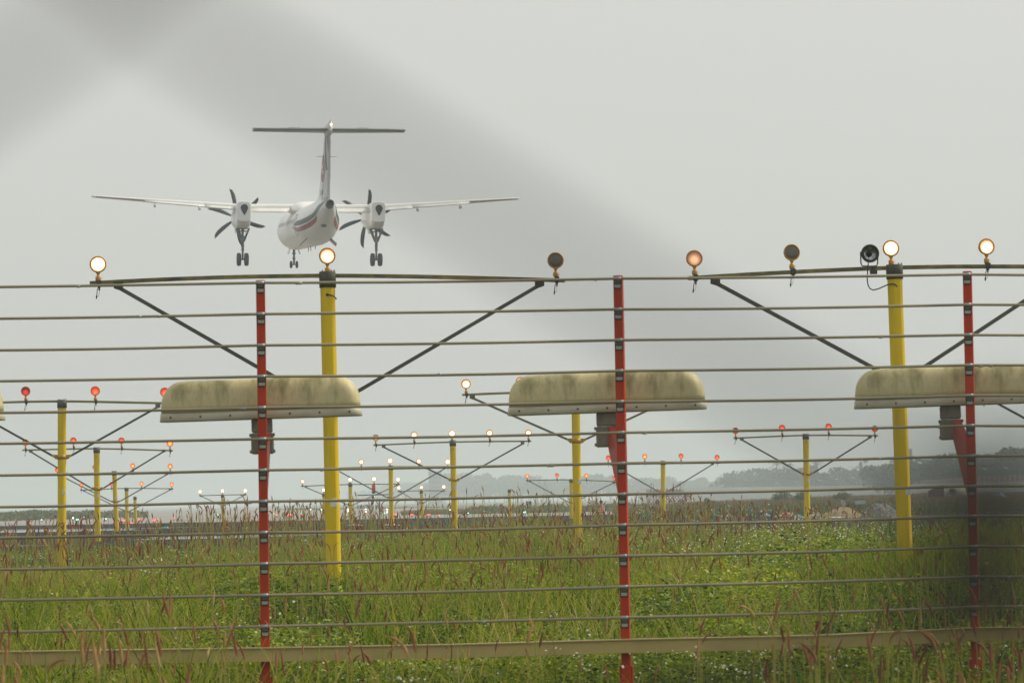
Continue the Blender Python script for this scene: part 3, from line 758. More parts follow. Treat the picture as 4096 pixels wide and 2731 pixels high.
for (s, x, h) in ((13.5, .1, .28), (17.4, -.05, .3), (19.4, .08, .22)):
    MB().poly([L(x, s, -1.33), L(x, s+.32, -1.33), L(x, s+.30, -1.33-h), L(x, s+.18, -1.33-h)], .03, (1, 0, 0)).build('blade_antenna', 'panel_dark', fus)
for sd in (-1, 1):
    a = FSF(22.0, R(sd*143)); b_ = FSF(23.5, R(sd*143)); o_ = Vector((sd*.36, 0, -.36))
    MB().poly([a-o_*.2, b_-o_*.2, b_+o_, a+o_+Vector((0, -.55, 0))], .05, Vector((1*sd, 0, 1))).build('ventral_strake', 'aircraft_grey', fus)
# wing to body fairing
rg = []
for s in np.linspace(11.0, 19.0, 17):
    q = max(0.02, math.sin(math.pi*(s-11.0)/8.0))**.55
    rg.append([L(1.22*q**.5*math.copysign(abs(math.cos(a))**.7, math.cos(a)), s, .95+.72*q*abs(math.sin(a))**.8) for a in np.linspace(0, math.pi, 17)]+[L(0, s, .6)])
MB().loft(rg).build('wing_fairing', 'aircraft_white', fus)

# wings
def wle(x): return 12.95 if abs(x) < 4.4 else 12.95+.75*(abs(x)-4.4)/9.81
def wte(x): return 16.25 if abs(x) < 4.4 else 16.25-1.30*(abs(x)-4.4)/9.81
def wz(x): return 1.28 if abs(x) < 4.4 else 1.28+.68*(abs(x)-4.4)/9.81
def tck(f, t=.135): return 5*t*(.2969*math.sqrt(f)-.126*f-.3516*f*f+.2843*f**3-.1036*f**4)
FU = [0, .01, .03, .07, .14, .24, .36, .5, .62, .715]
def wsec(x, fmax=.715):
    c = wte(x)-wle(x); fs = [f for f in FU if f <= fmax]
    up = [L(x, wle(x)+f*c, wz(x)+tck(f)*c*1.1) for f in fs]; lo = [L(x, wle(x)+f*c, wz(x)-tck(f)*c*.72) for f in fs[1:]]
    return lo[::-1]+up
def flapsec(x, f0, f1, defl, drop, th):
    c = wte(x)-wle(x); cf = (f1-f0)*c; o_ = []
    ca, sa = math.cos(R(defl)), math.sin(R(defl))
    for f, sg in [(1, 1), (.75, 1), (.45, 1), (.2, 1), (.06, 1), (0, 1), (.06, -1), (.2, -1), (.45, -1), (.75, -1)]:
        X = f*cf; Z = sg*tck(f, th)*cf*.9+ (0.012 if f == 1 else 0)
        o_.append(L(x, wle(x)+f0*c+X*ca+Z*sa, wz(x)-drop*c-X*sa+Z*ca))
    return o_
for sd in (-1, 1):
    xs = [0.0, 1.2, 2.8, 4.4, 5.5, 7, 8.5, 10, 11.5, 13, 14.0, 14.21]
    secs = [wsec(sd*x) for x in xs]
    secs[-1] = [p.lerp(sum(secs[-1], Vector())/len(secs[-1]), .5) for p in secs[-1]]
    wing = MB().loft(secs).build('wing', 'aircraft_white', plane)
    def surf(name, x0, x1, f0, f1, de, dp, th, mat):
        return MB().loft([flapsec(sd*(x0+(x1-x0)*k/4), f0, f1, de, dp, th) for k in range(5)]).build(name, mat, wing)
    surf('flap', 1.28, 3.92, .70, 1.06, 14, .03, .20, 'control_white')
    surf('flap', 4.92, 6.85, .70, 1.04, 9, .026, .20, 'control_white')
    surf('flap', 6.87, 10.72, .70, 1.04, 8, .024, .20, 'control_white')
    surf('aileron', 10.78, 13.95, .725, 1.0, 2, .0, .22, 'aircraft_grey')
    for x in (7.2, 10.1):
        c = L(sd*x, wte(x)-.25, wz(x)-.30)
        MB().loft([[c+Vector((.095*q*math.cos(a), -t, .15*q*math.sin(a)+.02*t)) for a in np.linspace(0, 2*math.pi, 12, endpoint=False)] for t, q in ((-.9, .05), (-.6, .6), (-.2, .95), (.15, .9), (.4, .55), (.55, .1))]).build('flap_fairing', 'aircraft_white', wing)
    # nacelle
    xc = sd*4.4; sec = []
    for s, w, zb, zt, e in ((8.95, .30, .44, 1.06, 2), (9.3, .38, .33, 1.12, 2.2), (10.2, .45, .10, 1.24, 2.6), (11.5, .47, -.04, 1.38, 3.2), (13, .47, -.12, 1.52, 4), (15, .47, -.14, 1.60, 5), (16.5, .47, -.13, 1.62, 5), (16.9, .465, .02, 1.62, 5), (17.45, .455, .26, 1.60, 5), (17.6, .43, .31, 1.57, 5)):
        ring = []
        for k in range(28):
            a = 2*math.pi*k/28; ca, sa = math.cos(a), math.sin(a)
            ring.append(L(xc+w*math.copysign(abs(ca)**(2/e), ca), s, (zt+zb)/2+(zt-zb)/2*math.copysign(abs(sa)**(2/e), sa)))
        sec.append(ring)
    nac = MB().loft(sec).build('nacelle', 'aircraft_white', plane)
    # teardrop exhaust on the rear face
    tdp = []
    for k in range(28):
        a = 2*math.pi*k/28; r_ = .245; y = math.sin(a); x = math.cos(a)
        if y < 0: x *= (1-abs(y))**.55*1.0+.0; y *= 1.95
        tdp.append((x*r_, y*r_))
    o1 = [L(xc+.02+x, 17.625, 1.16+y) for x, y in tdp]; o2 = [L(xc+.02+x*.93, 17.64, 1.16+y*.93) for x, y in tdp]; o3 = [L(xc+.02+x*.8, 17.3, 1.16+y*.8) for x, y in tdp]
    q = MB().loft([o1, o2], 0, True, False); q.add(o2, [tuple(range(28))]); q.build('exhaust', 'exhaust_black', nac)
    MB().lathe([(.001, .38), (.08, .34), (.19, .2), (.28, .02), (.30, -.12)], Matrix.Translation(L(xc, 8.8, .75)) @ Matrix.Rotation(R(-90), 4, 'X'), 24).build('spinner', 'aircraft_white', nac)
    ph = {-1: -9.0, 1: 10.0}[sd]
    for k in range(6):
        A = Matrix.Rotation(R(ph+60*k), 4, 'Y'); rows = []
        for r_, ch, tw, sw in ((.26, .16, 62, 0), (.45, .22, 58, .0), (.8, .315, 48, .02), (1.2, .35, 40, .025), (1.55, .335, 35, .0), (1.8, .27, 31, -.05), (1.93, .20, 29, -.10), (2.03, .10, 28, -.16)):
            rw_ = []
            for f, t in ((-.5, 0), (-.25, .05), (.1, .055), (.5, 0), (.1, -.02), (-.25, -.02)):
                x = f*ch*.82; y = t*ch*2*.8
                X = x*math.cos(R(tw-22))-y*math.sin(R(tw-22)); Y = x*math.sin(R(tw-22))+y*math.cos(R(tw-22))
                rw_.append(A @ Vector((X+sw*1.0, Y, r_)))
            rows.append([p+L(xc, 9.05, .75) for p in rw_])
        q = MB().loft(rows[:7]); q.loft(rows[6:], 1); q.build('propeller_blade', ['prop_black', 'prop_tip'], nac)
    # main gear
    sg = 16.0
    g_ = MB()
    g_.tube([L(xc, sg-.25, -.1), L(xc, sg, -.95), L(xc, sg, -1.25)], [.085, .085, .09], 12)
    g_.tube([L(xc, sg, -1.25), L(xc, sg, -1.55), L(xc, sg, -1.56), L(xc, sg, -2.2)], [.085, .085, .065, .062], 12)
    for z in (-1.02, -1.3, -1.55): g_.lathe([(.07, -.03), (.11, -.03), (.11, .03), (.07, .03)], Matrix.Translation(L(xc, sg, z)), 12)
    for sx in (-1, 1):
        g_.tube([L(xc+sx*.43, sg-.1, -.14), L(xc+sx*.09, sg, -.98)], [.055, .06], 8)
        g_.tube([L(xc+sx*.40, sg+.5, -.12), L(xc+sx*.12, sg+.05, -.72)], .035, 8)
        g_.tube([L(xc+sx*.22, sg+.1, -.40), L(xc-sx*.02, sg+.05, -.16)], .03, 8)
    g_.bar(L(xc-.44, sg+.05, -.16), L(xc+.44, sg+.05, -.16), .07, .07)
    g_.tube([L(xc+.40*math.cos(a), sg+.25, -.16-.18*math.sin(a)) for a in np.linspace(0, math.pi, 9)], .03, 6)
    g_.poly([L(xc-.20, sg+.02, -.66), L(xc+.20, sg+.02, -.66), L(xc+.10, sg+.02, -1.0), L(xc-.10, sg+.02, -1.0)], .05, (0, 1, 0))
    g_.tube([L(xc-.30, sg, -2.17), L(xc+.30, sg, -2.17)], .05, 10)
    g_.tube([L(xc, sg+.16, -1.5), L(xc, sg+.24, -1.8), L(xc, sg+.08, -2.1)], .03, 8)
    gear = g_.build('main_gear', 'gear_leg', plane)
    for sx in (-1, 1):
        tm = Matrix.Translation(L(xc+sx*.245, sg, -2.17)) @ Matrix.Rotation(R(90), 4, 'Y')
        q = MB().lathe([(.20, -.11), (.30, -.145), (.385, -.13), (.42, -.085), (.43, -.03), (.43, .03), (.42, .085), (.385, .13), (.30, .145), (.20, .11)], tm, 28)
        q.lathe([(.001, -.09), (.12, -.10), (.20, -.11)], tm, 20, 1); q.lathe([(.20, .11), (.12, .10), (.001, .09)], tm, 20, 1)
        q.build('wheel', ['black_rubber', 'gear_leg'], gear)
    MB().poly([L(xc-.46, 14.6, -.12), L(xc-.46, 15.9, -.12), L(xc-.34, 15.9, -.46), L(xc-.38, 14.7, -.46)], .03, (1, 0, .3)).build('gear_door', 'aircraft_white', gear)
    MB().poly([L(xc+.46, 14.6, -.12), L(xc+.46, 15.9, -.12), L(xc+.28, 15.9, -.46), L(xc+.32, 14.7, -.46)], .03, (1, 0, -.3)).build('gear_door', 'panel_dark', gear)

# nose gear
g_ = MB(); s0 = 2.1
g_.tube([L(0, s0-.2, -1.0), L(0, s0, -1.9), L(0, s0, -2.32)], [.09, .075, .06], 12)
g_.lathe([(.07, -.05), (.13, -.05), (.13, .05), (.07, .05)], Matrix.Translation(L(0, s0, -1.55)), 12)
g_.lathe([(.06, -.06), (.11, -.06), (.11, .06), (.06, .06)], Matrix.Translation(L(0, s0, -1.9)), 12)
g_.tube([L(-.22, s0, -2.33), L(.22, s0, -2.33)], .04, 10); g_.tube([L(0, s0+.1, -1.7), L(0, s0+1.0, -1.15)], .04, 8)
g_.bar(L(-.35, s0+.2, -1.22), L(.35, s0+.2, -1.22), .1, .07)
ng = g_.build('nose_gear', 'gear_leg', plane)
for sx in (-1, 1):
    tm = Matrix.Translation(L(sx*.20, s0, -2.33)) @ Matrix.Rotation(R(90), 4, 'Y')
    MB().lathe([(.001, -.06), (.14, -.07), (.20, -.088), (.245, -.06), (.255, 0), (.245, .06), (.20, .088), (.14, .07), (.001, .06)], tm, 24).build('wheel', 'black_rubber', ng)
    MB().poly([L(sx*.30, s0-.9, -1.22), L(sx*.30, s0+.5, -1.3), L(sx*.42, s0+.5, -1.62), L(sx*.42, s0-.9, -1.56)], .03, (1, 0, 0)).build('gear_door', 'aircraft_white', ng)

# fin, rudder, tailplane
ZF = [(.6, 24.6, 30.75), (1.2, 25.2, 30.8), (5.45, 29.0, 31.55)]
def fle(z): return np.interp(z, [q[0] for q in ZF], [q[1] for q in ZF])
def fte(z): return np.interp(z, [q[0] for q in ZF], [q[2] for q in ZF])
def fth(z, f):
    return (tck(f, .105 if z < 3 else .10)+.012*f)*(fte(z)-fle(z))
def FS_(z, f, side, off=0.0): return L(side*(fth(z, f)+off), fle(z)+f*(fte(z)-fle(z)), z)
FV = [0, .01, .03, .08, .16, .28, .42, .55, .66]
zs = list(np.linspace(.6, 5.45, 12))
fin = MB().loft([[FS_(z, f, -1) for f in FV[::-1]]+[FS_(z, f, 1) for f in FV[1:]] for z in zs]).build('fin', 'aircraft_white', plane)
FR = [.665, .75, .85, .93, 1.0]
rud = MB().loft([[FS_(z, f, -1) for f in FR[::-1]]+[FS_(z, f, 1) for f in FR] for z in np.linspace(1.15, 5.4, 10)]).build('rudder', 'control_white', fin)
rg = []
for s, h in ((19.2, .0), (20.5, .05), (22.5, .22), (24.5, .55), (26.0, 1.1), (26.6, 1.25)):
    zb = float(np.interp(s, _ss, _zz)+np.interp(s, _ss, _rr))-.2
    rg.append([L(x, s, zb+(h+.2)*q) for x, q in ((-.26, 0), (-.17, .45), (-.07, .85), (0, 1), (.07, .85), (.17, .45), (.26, 0))])
MB().loft(rg).build('dorsal_fillet', 'aircraft_white', fin)
def finmap(pts, side, off): # (s, z) -> on the fin surface
    o_ = []
    for s, z in pts:
        f = (s-fle(z))/(fte(z)-fle(z)); f = min(max(f, .0), 1.0); o_.append(FS_(z, f, side, off))
    return o_
def fpatch(name, polyrows, mat, side, par, off=.012):
    q = MB(); q.loft([finmap(r_, side, off) for r_ in polyrows], 0, True, False, False); return q.build(name, mat, par)
for sd in (-1, 1):
    cs, cz, cr = 28.95, 3.28, .87
    rows = []
    for k in range(17):
        a = math.pi*k/16; hw = cr*math.sin(a); z = cz+cr*math.cos(a)
        rows.append([(cs-hw+2*hw*j/10, z) for j in range(11)])
    em = fpatch('emblem', rows, 'livery_red', sd, fin)
    bird = MB()
    for tri in ([(-.62, .28), (-.1, .12), (-.05, -.05), (-.35, .02)], [(-.1, .12), (.55, .42), (.25, .05), (-.05, -.05)], [(.0, .02), (.32, -.10), (.62, -.42), (.1, -.30)]):
        bird.add(finmap([(cs+x, cz+z) for x, z in tri], sd, .022), [(0, 1, 2, 3)])
    bird.build('bird_mark', 'aircraft_white', em)
    g1 = []; r1 = []
    for z in np.linspace(5.35, 3.1, 12):
        t = (5.35-z)/2.25; le, te = fle(z), fte(z); c = te-le
        a0 = .30+.5*t; a1 = .52+.42*t
        g1.append([(le+c*(a0+(a1-a0)*j/6), z) for j in range(7)])
    fpatch('stripe', g1, 'livery_green', sd, fin)
    for z in np.linspace(5.35, 4.2, 8):
        t = (5.35-z)/1.15; le, te = fle(z), fte(z); c = te-le
        a0 = .62+.33*t; a1 = .97
        r1.append([(le+c*(a0+(a1-a0)*j/4), z) for j in range(5)])
    fpatch('stripe', r1, 'livery_red', sd, fin)
    cu = bpy.data.curves.new('registration', 'FONT'); cu.body = 'S2-AKF'; cu.size = .44; cu.align_x = 'CENTER'
    to = bpy.data.objects.new('tmp', cu); COL.objects.link(to)
    dg = bpy.context.evaluated_depsgraph_get(); me = bpy.data.meshes.new_from_object(to.evaluated_get(dg)); bpy.data.objects.remove(to)
    xs_ = [v.co.x for v in me.vertices]
    for v in me.vertices: v.co = finmap([(28.7 + (-sd)*v.co.x, 1.66+v.co.y)], sd, .014)[0]
    me.materials.append(MAT['panel_dark']); ro = bpy.data.objects.new('registration', me); COL.objects.link(ro); ro.parent = fin
MB().tube([L(-.62, 29.3, 4.0), L(.62, 29.3, 4.0)], .014, 6).build('antenna', 'panel_dark', fin)
def ssec(x):
    c = 2.05-.60*abs(x)/4.63; le = 29.75+.38*abs(x)/4.63
    return [L(x, le+f*c, 5.55+sg*(tck(f, .15)*c+.025*f)) for f, sg in [(1, 1), (.8, 1), (.6, 1), (.4, 1), (.2, 1), (.06, 1), (.01, 1), (0, 1), (.01, -1), (.06, -1), (.2, -1), (.4, -1), (.6, -1), (.8, -1), (1, -1)]]
tp_ = MB().loft([ssec(x) for x in np.linspace(-4.63, 4.63, 13)]).build('tailplane', 'aircraft_grey', plane)  # grey carries the shading of the underside, put into the surface colour
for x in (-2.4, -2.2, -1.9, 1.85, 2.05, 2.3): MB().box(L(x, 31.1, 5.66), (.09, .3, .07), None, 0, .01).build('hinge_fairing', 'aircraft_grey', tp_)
rg = []
for s, w, zb, zt in ((28.7, .05, 5.45, 5.6), (29.2, .2, 5.25, 5.78), (30, .27, 5.18, 5.86), (30.9, .26, 5.2, 5.93), (31.5, .2, 5.26, 6.02), (31.95, .07, 5.35, 6.12), (32.05, .02, 5.5, 6.15)):
    rg.append([L(w*math.copysign(abs(math.cos(a))**.9, math.cos(a)), s, (zt+zb)/2+(zt-zb)/2*math.sin(a)) for a in np.linspace(0, 2*math.pi, 16, endpoint=False)])
bl = MB().loft(rg).build('tail_fairing', 'aircraft_white', fin)
MB().lathe([(.001, .05), (.04, .04), (.05, 0), (.04, -.04), (.001, -.05)], Matrix.Translation(L(.03, 32.08, 5.82)), 10).build('tail_light', 'far_white', bl)

# ------------------------------------------------------------------ things on the airfield
def gp(u, v):
    """ground point seen at a pixel (far flat ground z = 0)"""
    D = min(900, FPX*ZC/max(v-hor(u), 4)); return P(u, hor(u), D), D
def onground(u, D):
    p = P(u, hor(u), D); p.z = float(gz(p.x, p.y)); return p

# red obstruction beacon on a white pole
o = onground(1495.5, 181); pr = P(1495.5, 1945, 181)
bc = thing('obstruction_beacon', o, 'red beacon lamp on a thin white pole with a dark cross arm', 'beacon')
H = pr.z-o.z
MB().tube([(0, 0, -.1), (0, 0, H-.35)], [.055, .045], 12).build('pole', 'lamp_white', bc)
MB().lathe([(.0, H-.38), (.11, H-.37), (.11, H-.30), (.085, H-.24), (.001, H-.24)], None, 14).build('lamp_base', 'dark_metal', bc)
MB().lathe([(.085, H-.24), (.10, H-.10), (.10, H+.06), (.08, H+.14), (.04, H+.17), (.001, H+.175)], None, 14).build('lamp_glass', 'beacon_red', bc)
MB().bar((-.92, 0, P(1495, 1979, 181).z-o.z), (.85, .3, P(1495, 1978, 181).z-o.z), .05, .05).box((-.04, -.03, P(1495, 1987, 181).z-o.z), (.13, .14, .17)).build('cross_arm', 'dark_metal', bc)
o = onground(1518, 185); q = MB().tube([(0, 0, -.1), (0, 0, P(1518, 2003, 185).z-o.z)], .035, 8); q.lathe([(.001, .05), (.06, .05), (.06, 0), (.001, 0)], Matrix.Translation((0, 0, P(1518, 2003, 185).z-o.z)), 10)
tag(q.build('marker_post', 'dark_metal', None, o), 'thin dark post just right of the red beacon pole', 'post')

# chequered airport bus
D = 450; u0, u1 = 2602, 2728
o = onground(2602, D); hb = R(15)
bus = thing('chequered_bus', o, 'red and white chequered airport bus with a sloping cab at its right end', 'bus', rot=(0, 0, hb))
Lb = (u1-u0)/FPX*D/math.cos(hb); zt = P(2680, 1951.5, D).z-o.z; W_ = 2.1
def zz(v): return P(2660, v, D).z-o.z
body = MB(); body.box((Lb/2, W_/2, (.35+zz(1985))/2), (Lb, W_, zz(1985)-.35), None, 0, .03)
body.box((Lb/2, W_/2, (zz(1959)+zt)/2), (Lb+.06, W_+.04, zt-zz(1959)), None, 0, .05)
body.build('body', 'chequer', bus)
wnz = (zz(1959)+zz(1985))/2; wh = zz(1959)-zz(1985)
MB().box((Lb/2, W_/2, wnz), (Lb-.05, W_-.06, wh+.02)).build('window_band', 'window_glass', bus)
pl_ = MB()
for t in (.0, .19, .36, .55, .735, .86, .93, 1.0): pl_.box((.02+t*(Lb-.04), -.0, wnz), (.05, .05, wh))
pl_.build('window_post', 'dark_metal', bus)
MB().loft([[Vector((Lb, y, .4)), Vector((Lb, y, zt-.05)), Vector((Lb+.40, y, zt-.42)), Vector((Lb+.95, y, zt-.52)), Vector((Lb+1.42, y, zz(1987))), Vector((Lb+1.50, y, zz(1993))), Vector((Lb+1.5, y, .4))] for y in (.05, W_-.05)], 0, False).build('cab', 'chequer', bus)
cg = MB(); cg.poly([(Lb+.28, .035, zz(1988)), (Lb+.28, .035, zz(1972)), (Lb+.85, .035, zz(1972)), (Lb+1.30, .035, zz(1988))], .03, (0, 1, 0)); cg.poly([(Lb+.96, .1, zt-.55), (Lb+.96, W_-.1, zt-.55), (Lb+1.44, W_-.1, zz(1986)), (Lb+1.44, .1, zz(1986))], .03, (1, 0, .5)); cg.build('cab_window', 'panel_dark', bus)
for x in (1.0, Lb-.2):
    for y in (.1, W_-.1):
        MB().lathe([(.001, -.12), (.22, -.13), (.40, -.12), (.42, 0), (.40, .12), (.22, .13), (.001, .12)], Matrix.Translation((x, y, .42)) @ Matrix.Rotation(R(90), 4, 'X'), 20).build('wheel', 'black_rubber', bus)
MB().tube([(.55, .3, zt-.02), (.55, .3, zt+.75)], .03, 8).tube([(.55, .3, zt+.7), (.2, .3, zt+.72)], .02, 6).box((.22, .3, zt+.58), (.14, .14, .22)).build('camera_mast', 'dark_metal', bus)
MB().tube([(Lb-.05, .1, zt-.5), (Lb-.12, .1, zt+.62)], .05, 8).box((Lb-.25, .1, zt+.4), (.16, .14, .24)).build('antenna_mast', 'dark_metal', bus)

# airfield sign with a letter
o = onground(2115, 300); sg_ = thing('airfield_sign', o, 'small square black airfield sign with a white letter C', 'sign')
zc_ = P(2115, 2011, 300).z-o.z
MB().box((0, 0, zc_), (.50, .06, .36), None, 0, .01).build('board', 'sign_black', sg_)
MB().sweep([(.085*math.cos(R(a)), -.036, zc_+.12*math.sin(R(a))) for a in range(45, 316, 15)], .045, .012, (0, 1, 0)).build('letter', 'sign_white', sg_)
for x in (-.18, .18): MB().tube([(x, 0, -.1), (x, 0, zc_-.17)], .02, 6).build('leg', 'dark_metal', sg_)

# crouching worker
D = 190; o = onground(2403, D)
wk = thing('person', o, 'worker crouching with back turned, orange vest with pale stripes over a blue shirt', 'person', rot=(0, 0, R(-8)))
def skin(name, verts, edges, radii, mat, parent, root=0, sub=2):
    me = bpy.data.meshes.new(name); me.from_pydata(verts, edges, []); ob = bpy.data.objects.new(name, me); COL.objects.link(ob)
    md = ob.modifiers.new('skin', 'SKIN'); md.use_smooth_shade = True
    for i, r_ in enumerate(radii):
        sv = me.skin_vertices[0].data[i]; sv.radius = r_ if isinstance(r_, tuple) else (r_, r_); sv.use_root = (i == root)
    s2 = ob.modifiers.new('sub', 'SUBSURF'); s2.levels = s2.render_levels = sub
    dg = bpy.context.evaluated_depsgraph_get(); m2 = bpy.data.meshes.new_from_object(ob.evaluated_get(dg)); bpy.data.objects.remove(ob)
    m2.materials.clear(); m2.materials.append(MAT[mat]); m2.name = name
    o2 = bpy.data.objects.new(name, m2); COL.objects.link(o2); o2.parent = parent; return o2
V = [(0, 0, .20), (0, .03, .34), (0, .08, .50), (0, .10, .58), (0, .13, .66)]      # pelvis..neck (faces +Y)
Rr = [(.15, .12), (.14, .11), (.17, .11), (.12, .08), .055]; E_ = [(0, 1), (1, 2), (2, 3), (3, 4)]
V += [(0, .15, .72), (0, .16, .80)]; Rr += [.085, .082]; E_ += [(4, 5), (5, 6)]
def limb(a, pts, rs):
    k = len(V)
    for i, p in enumerate(pts): V.append(p); Rr.append(rs[i]); E_.append((a if i == 0 else k+i-1, k+i))
    return len(V)-1
for sx in (-1, 1):
    limb(0, [(sx*.10, .06, .19), (sx*.19, .42, .36), (sx*.17, .22, .06), (sx*.18, .30, .03), (sx*.18, .42, .025)], [.085, .065, .045, .04, .035])
    h = limb(3, [(sx*.19, .10, .55), (sx*.27, .22, .36), (sx*.21, .42, .30), (sx*.19, .47, .27)], [.055, .043, .032, .030])
    for f in range(5):
        x0 = sx*(.19-.035+.0175*f); ln = (.04, .06, .068, .062, .05)[f]
        limb(h, [(x0, .50, .26), (x0, .50+ln*.6, .235), (x0, .50+ln*.8, .20)], [.011, .010, .008])
skin('body', V, E_, Rr, 'shirt_blue', wk)
wk.children[0].data.materials.append(MAT['skin']); wk.children[0].data.materials.append(MAT['trousers'])
for p in wk.children[0].data.polygons:
    z = p.center.z; y = p.center.y
    p.material_index = 1 if (z > .63 or (y > .44 and z > .15)) else (2 if z < .28 else 0)
rings = []
for z, y, a, b_ in ((.17, .01, .20, .165), (.24, .01, .198, .16), (.34, .03, .192, .15), (.45, .065, .20, .15), (.54, .09, .195, .14), (.60, .11, .13, .11)):
    rings.append([Vector((a*math.cos(t), y+b_*math.sin(t), z)) for t in np.linspace(0, 2*math.pi, 24, endpoint=False)])
vs_ = MB().loft(rings, 0, True, False).build('vest', 'vest_orange', wk)
for z, y, a, b_ in ((.235, .01, .201, .164), (.315, .025, .197, .156), (.40, .05, .20, .156)):
    MB().loft([[Vector((a*math.cos(t), y+b_*math.sin(t), z+h)) for t in np.linspace(0, 2*math.pi, 24, endpoint=False)] for h in (-.018, .018)], 0, True, False).build('reflective_band', 'vest_stripe', vs_)
MB().lathe([(.001, .10), (.05, .092), (.085, .06), (.098, .0), (.092, -.05), (.07, -.09), (.001, -.10)], Matrix.Translation((0, .14, .785)), 18).build('hair', 'hair_black', wk)

# small lights along the runway; lower white ones are reflections, built as lights
RL = [('w', 291, 2059), ('w', 336, 2056), ('w', 371, 2053.5), ('w', 401, 2051.5), ('w', 426, 2050), ('w', 446, 2048.5), ('w', 480, 2047), ('w', 494, 2049), ('w', 292, 2071), ('w', 337, 2067), ('w', 372, 2064.5), ('w', 426, 2059.5), ('w', 447, 2056),  # lower row repeats the lights as wet runway reflections, added as lights
      ('w', 1285, 2037), ('w', 1242, 2036), ('w', 1392, 2036), ('w', 1393, 2043), ('w', 1463, 2035.5), ('w', 1463, 2045), ('w', 1549, 2036), ('w', 1550, 2047), ('w', 1801, 2038),  # lower entry of a pair is its reflection, added as a light
      ('r', 490, 2081), ('r', 497, 2081), ('r', 518, 2091), ('r', 528, 2090), ('r', 558, 2078.5), ('r', 566, 2078.5), ('r', 613, 2080), ('r', 621, 2080), ('r', 629, 2075), ('r', 696, 2072),
      ('r', 990, 2062), ('r', 997, 2062), ('r', 1102, 2059), ('r', 1107, 2059), ('r', 1150, 2063), ('r', 1157, 2062), ('r', 1155, 2058), ('r', 1162, 2059), ('r', 1210, 2059), ('r', 1216, 2059),
      ('r', 1575, 2057), ('r', 1582, 2057), ('r', 1645, 2057.5), ('r', 1650, 2057.5), ('r', 1711, 2057), ('r', 1718, 2057), ('r', 1755, 2060.5),
      ('g', 306, 2077), ('g', 312, 2076.5), ('g', 418, 2074), ('g', 424, 2074), ('g', 166, 2078), ('g', 866, 2058.5), ('g', 872, 2058), ('g', 1203, 2053), ('g', 1209, 2053), ('g', 1097, 2053), ('g', 1538, 2051), ('g', 1872, 2050.5), ('g', 2095, 2048), ('g', 2101, 2047)]
LBL = {'w': ('white runway edge light on the distant runway, lower ones reflections built as lights', 'white runway lights'), 'r': ('red runway light glowing low beyond the black earth', 'red runway lights'), 'g': ('green threshold light glowing low on the runway', 'green threshold lights')}
MT = {'w': 'far_white', 'r': 'far_red', 'g': 'far_green'}; pr_ = {}
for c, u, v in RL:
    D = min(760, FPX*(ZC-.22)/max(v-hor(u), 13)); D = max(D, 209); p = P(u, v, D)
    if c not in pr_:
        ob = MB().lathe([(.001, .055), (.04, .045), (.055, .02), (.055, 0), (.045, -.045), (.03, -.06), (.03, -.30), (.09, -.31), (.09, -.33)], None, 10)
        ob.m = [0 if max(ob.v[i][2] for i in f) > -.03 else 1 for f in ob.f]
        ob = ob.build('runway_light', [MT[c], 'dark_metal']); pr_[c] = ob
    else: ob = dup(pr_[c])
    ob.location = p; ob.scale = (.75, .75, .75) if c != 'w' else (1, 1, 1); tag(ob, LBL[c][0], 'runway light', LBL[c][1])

# heaps and litter beyond the grass, right
def heap(name, u0, u1, vt, D, mat, label, cat, seed, sharp=1.3):
    a, b_ = onground(u0, D), onground(u1, D); c = (a+b_)/2; rad = (b_.x-a.x)/2; H = P((u0+u1)/2, vt, D).z-c.z
    n = 60; g = np.linspace(-1.15, 1.15, n); X, Y = np.meshgrid(g, g); r_ = np.sqrt(X*X+Y*Y)
    z = np.clip(1-r_**sharp, -.15, 1)*H*(.92+.28*(vnoise(X*3+seed, Y*3)-.5))+(vnoise(X*16+seed, Y*16)-.5)*.07
    idx = np.arange(n*n).reshape(n, n); f = np.stack([idx[:-1, :-1], idx[:-1, 1:], idx[1:, 1:], idx[1:, :-1]], -1).reshape(-1, 4)
    o = npmesh(name, np.stack([X*rad, Y*rad*.8, z-.06], -1).reshape(-1, 3), [f], mat, None, True); o.location = c
    return tag(o, label, cat)
heap('sand_pile', 3258, 3470, 2022, 150, 'sand', 'pale brown sand pile behind the seed heads, left of the grey gravel', 'sand pile', 3, 1.9)
heap('gravel_pile', 3428, 3612, 2001, 147, 'gravel', 'dark grey gravel pile just left of the large right yellow pole', 'gravel pile', 9, 1.9)
def lump(name, p, size, mat, seed, squash=.7):
    bm_ = MB(); n, k = 9, 14; rr = random.Random(seed); rows = []
    for i in range(n):
        a = math.pi*i/(n-1)
        rows.append([Vector((math.sin(a)*math.cos(t), math.sin(a)*math.sin(t), math.cos(a)*squash))*(1+.55*(float(vnoise(math.cos(t)*1.6*math.sin(a)+seed*3.3, math.sin(t)*1.6*math.sin(a)+math.cos(a)*1.7+seed))-.5)) for t in np.linspace(0, 2*math.pi, k, endpoint=False)])
    rows = [[Vector((q.x*size[0]/2, q.y*size[1]/2, (q.z+squash*.8)*size[2]/2/squash)) for q in r_] for r_ in rows]
    return bm_.loft(rows, 0, False).build(name, mat, None, p)
for i, (u, w, h, l) in enumerate(((3252, .36, .34, 'larger pale grey rock at the foot of the sand pile'), (3274, .30, .42, 'upper pale rock leaning behind another beside the sand pile'), (3291, .22, .18, 'smallest grey rock touching the left edge of the sand pile'))):
    tag(lump('rock', onground(u, 148+i), (w, w, h), 'rock', i+2), l, 'rock', 'pale rocks by the sand pile')
tag(lump('sack', onground(3141, 150), (.50, .4, .42), 'sack_red', 5), 'red and white plastic sack lying beside the black earth', 'sack')
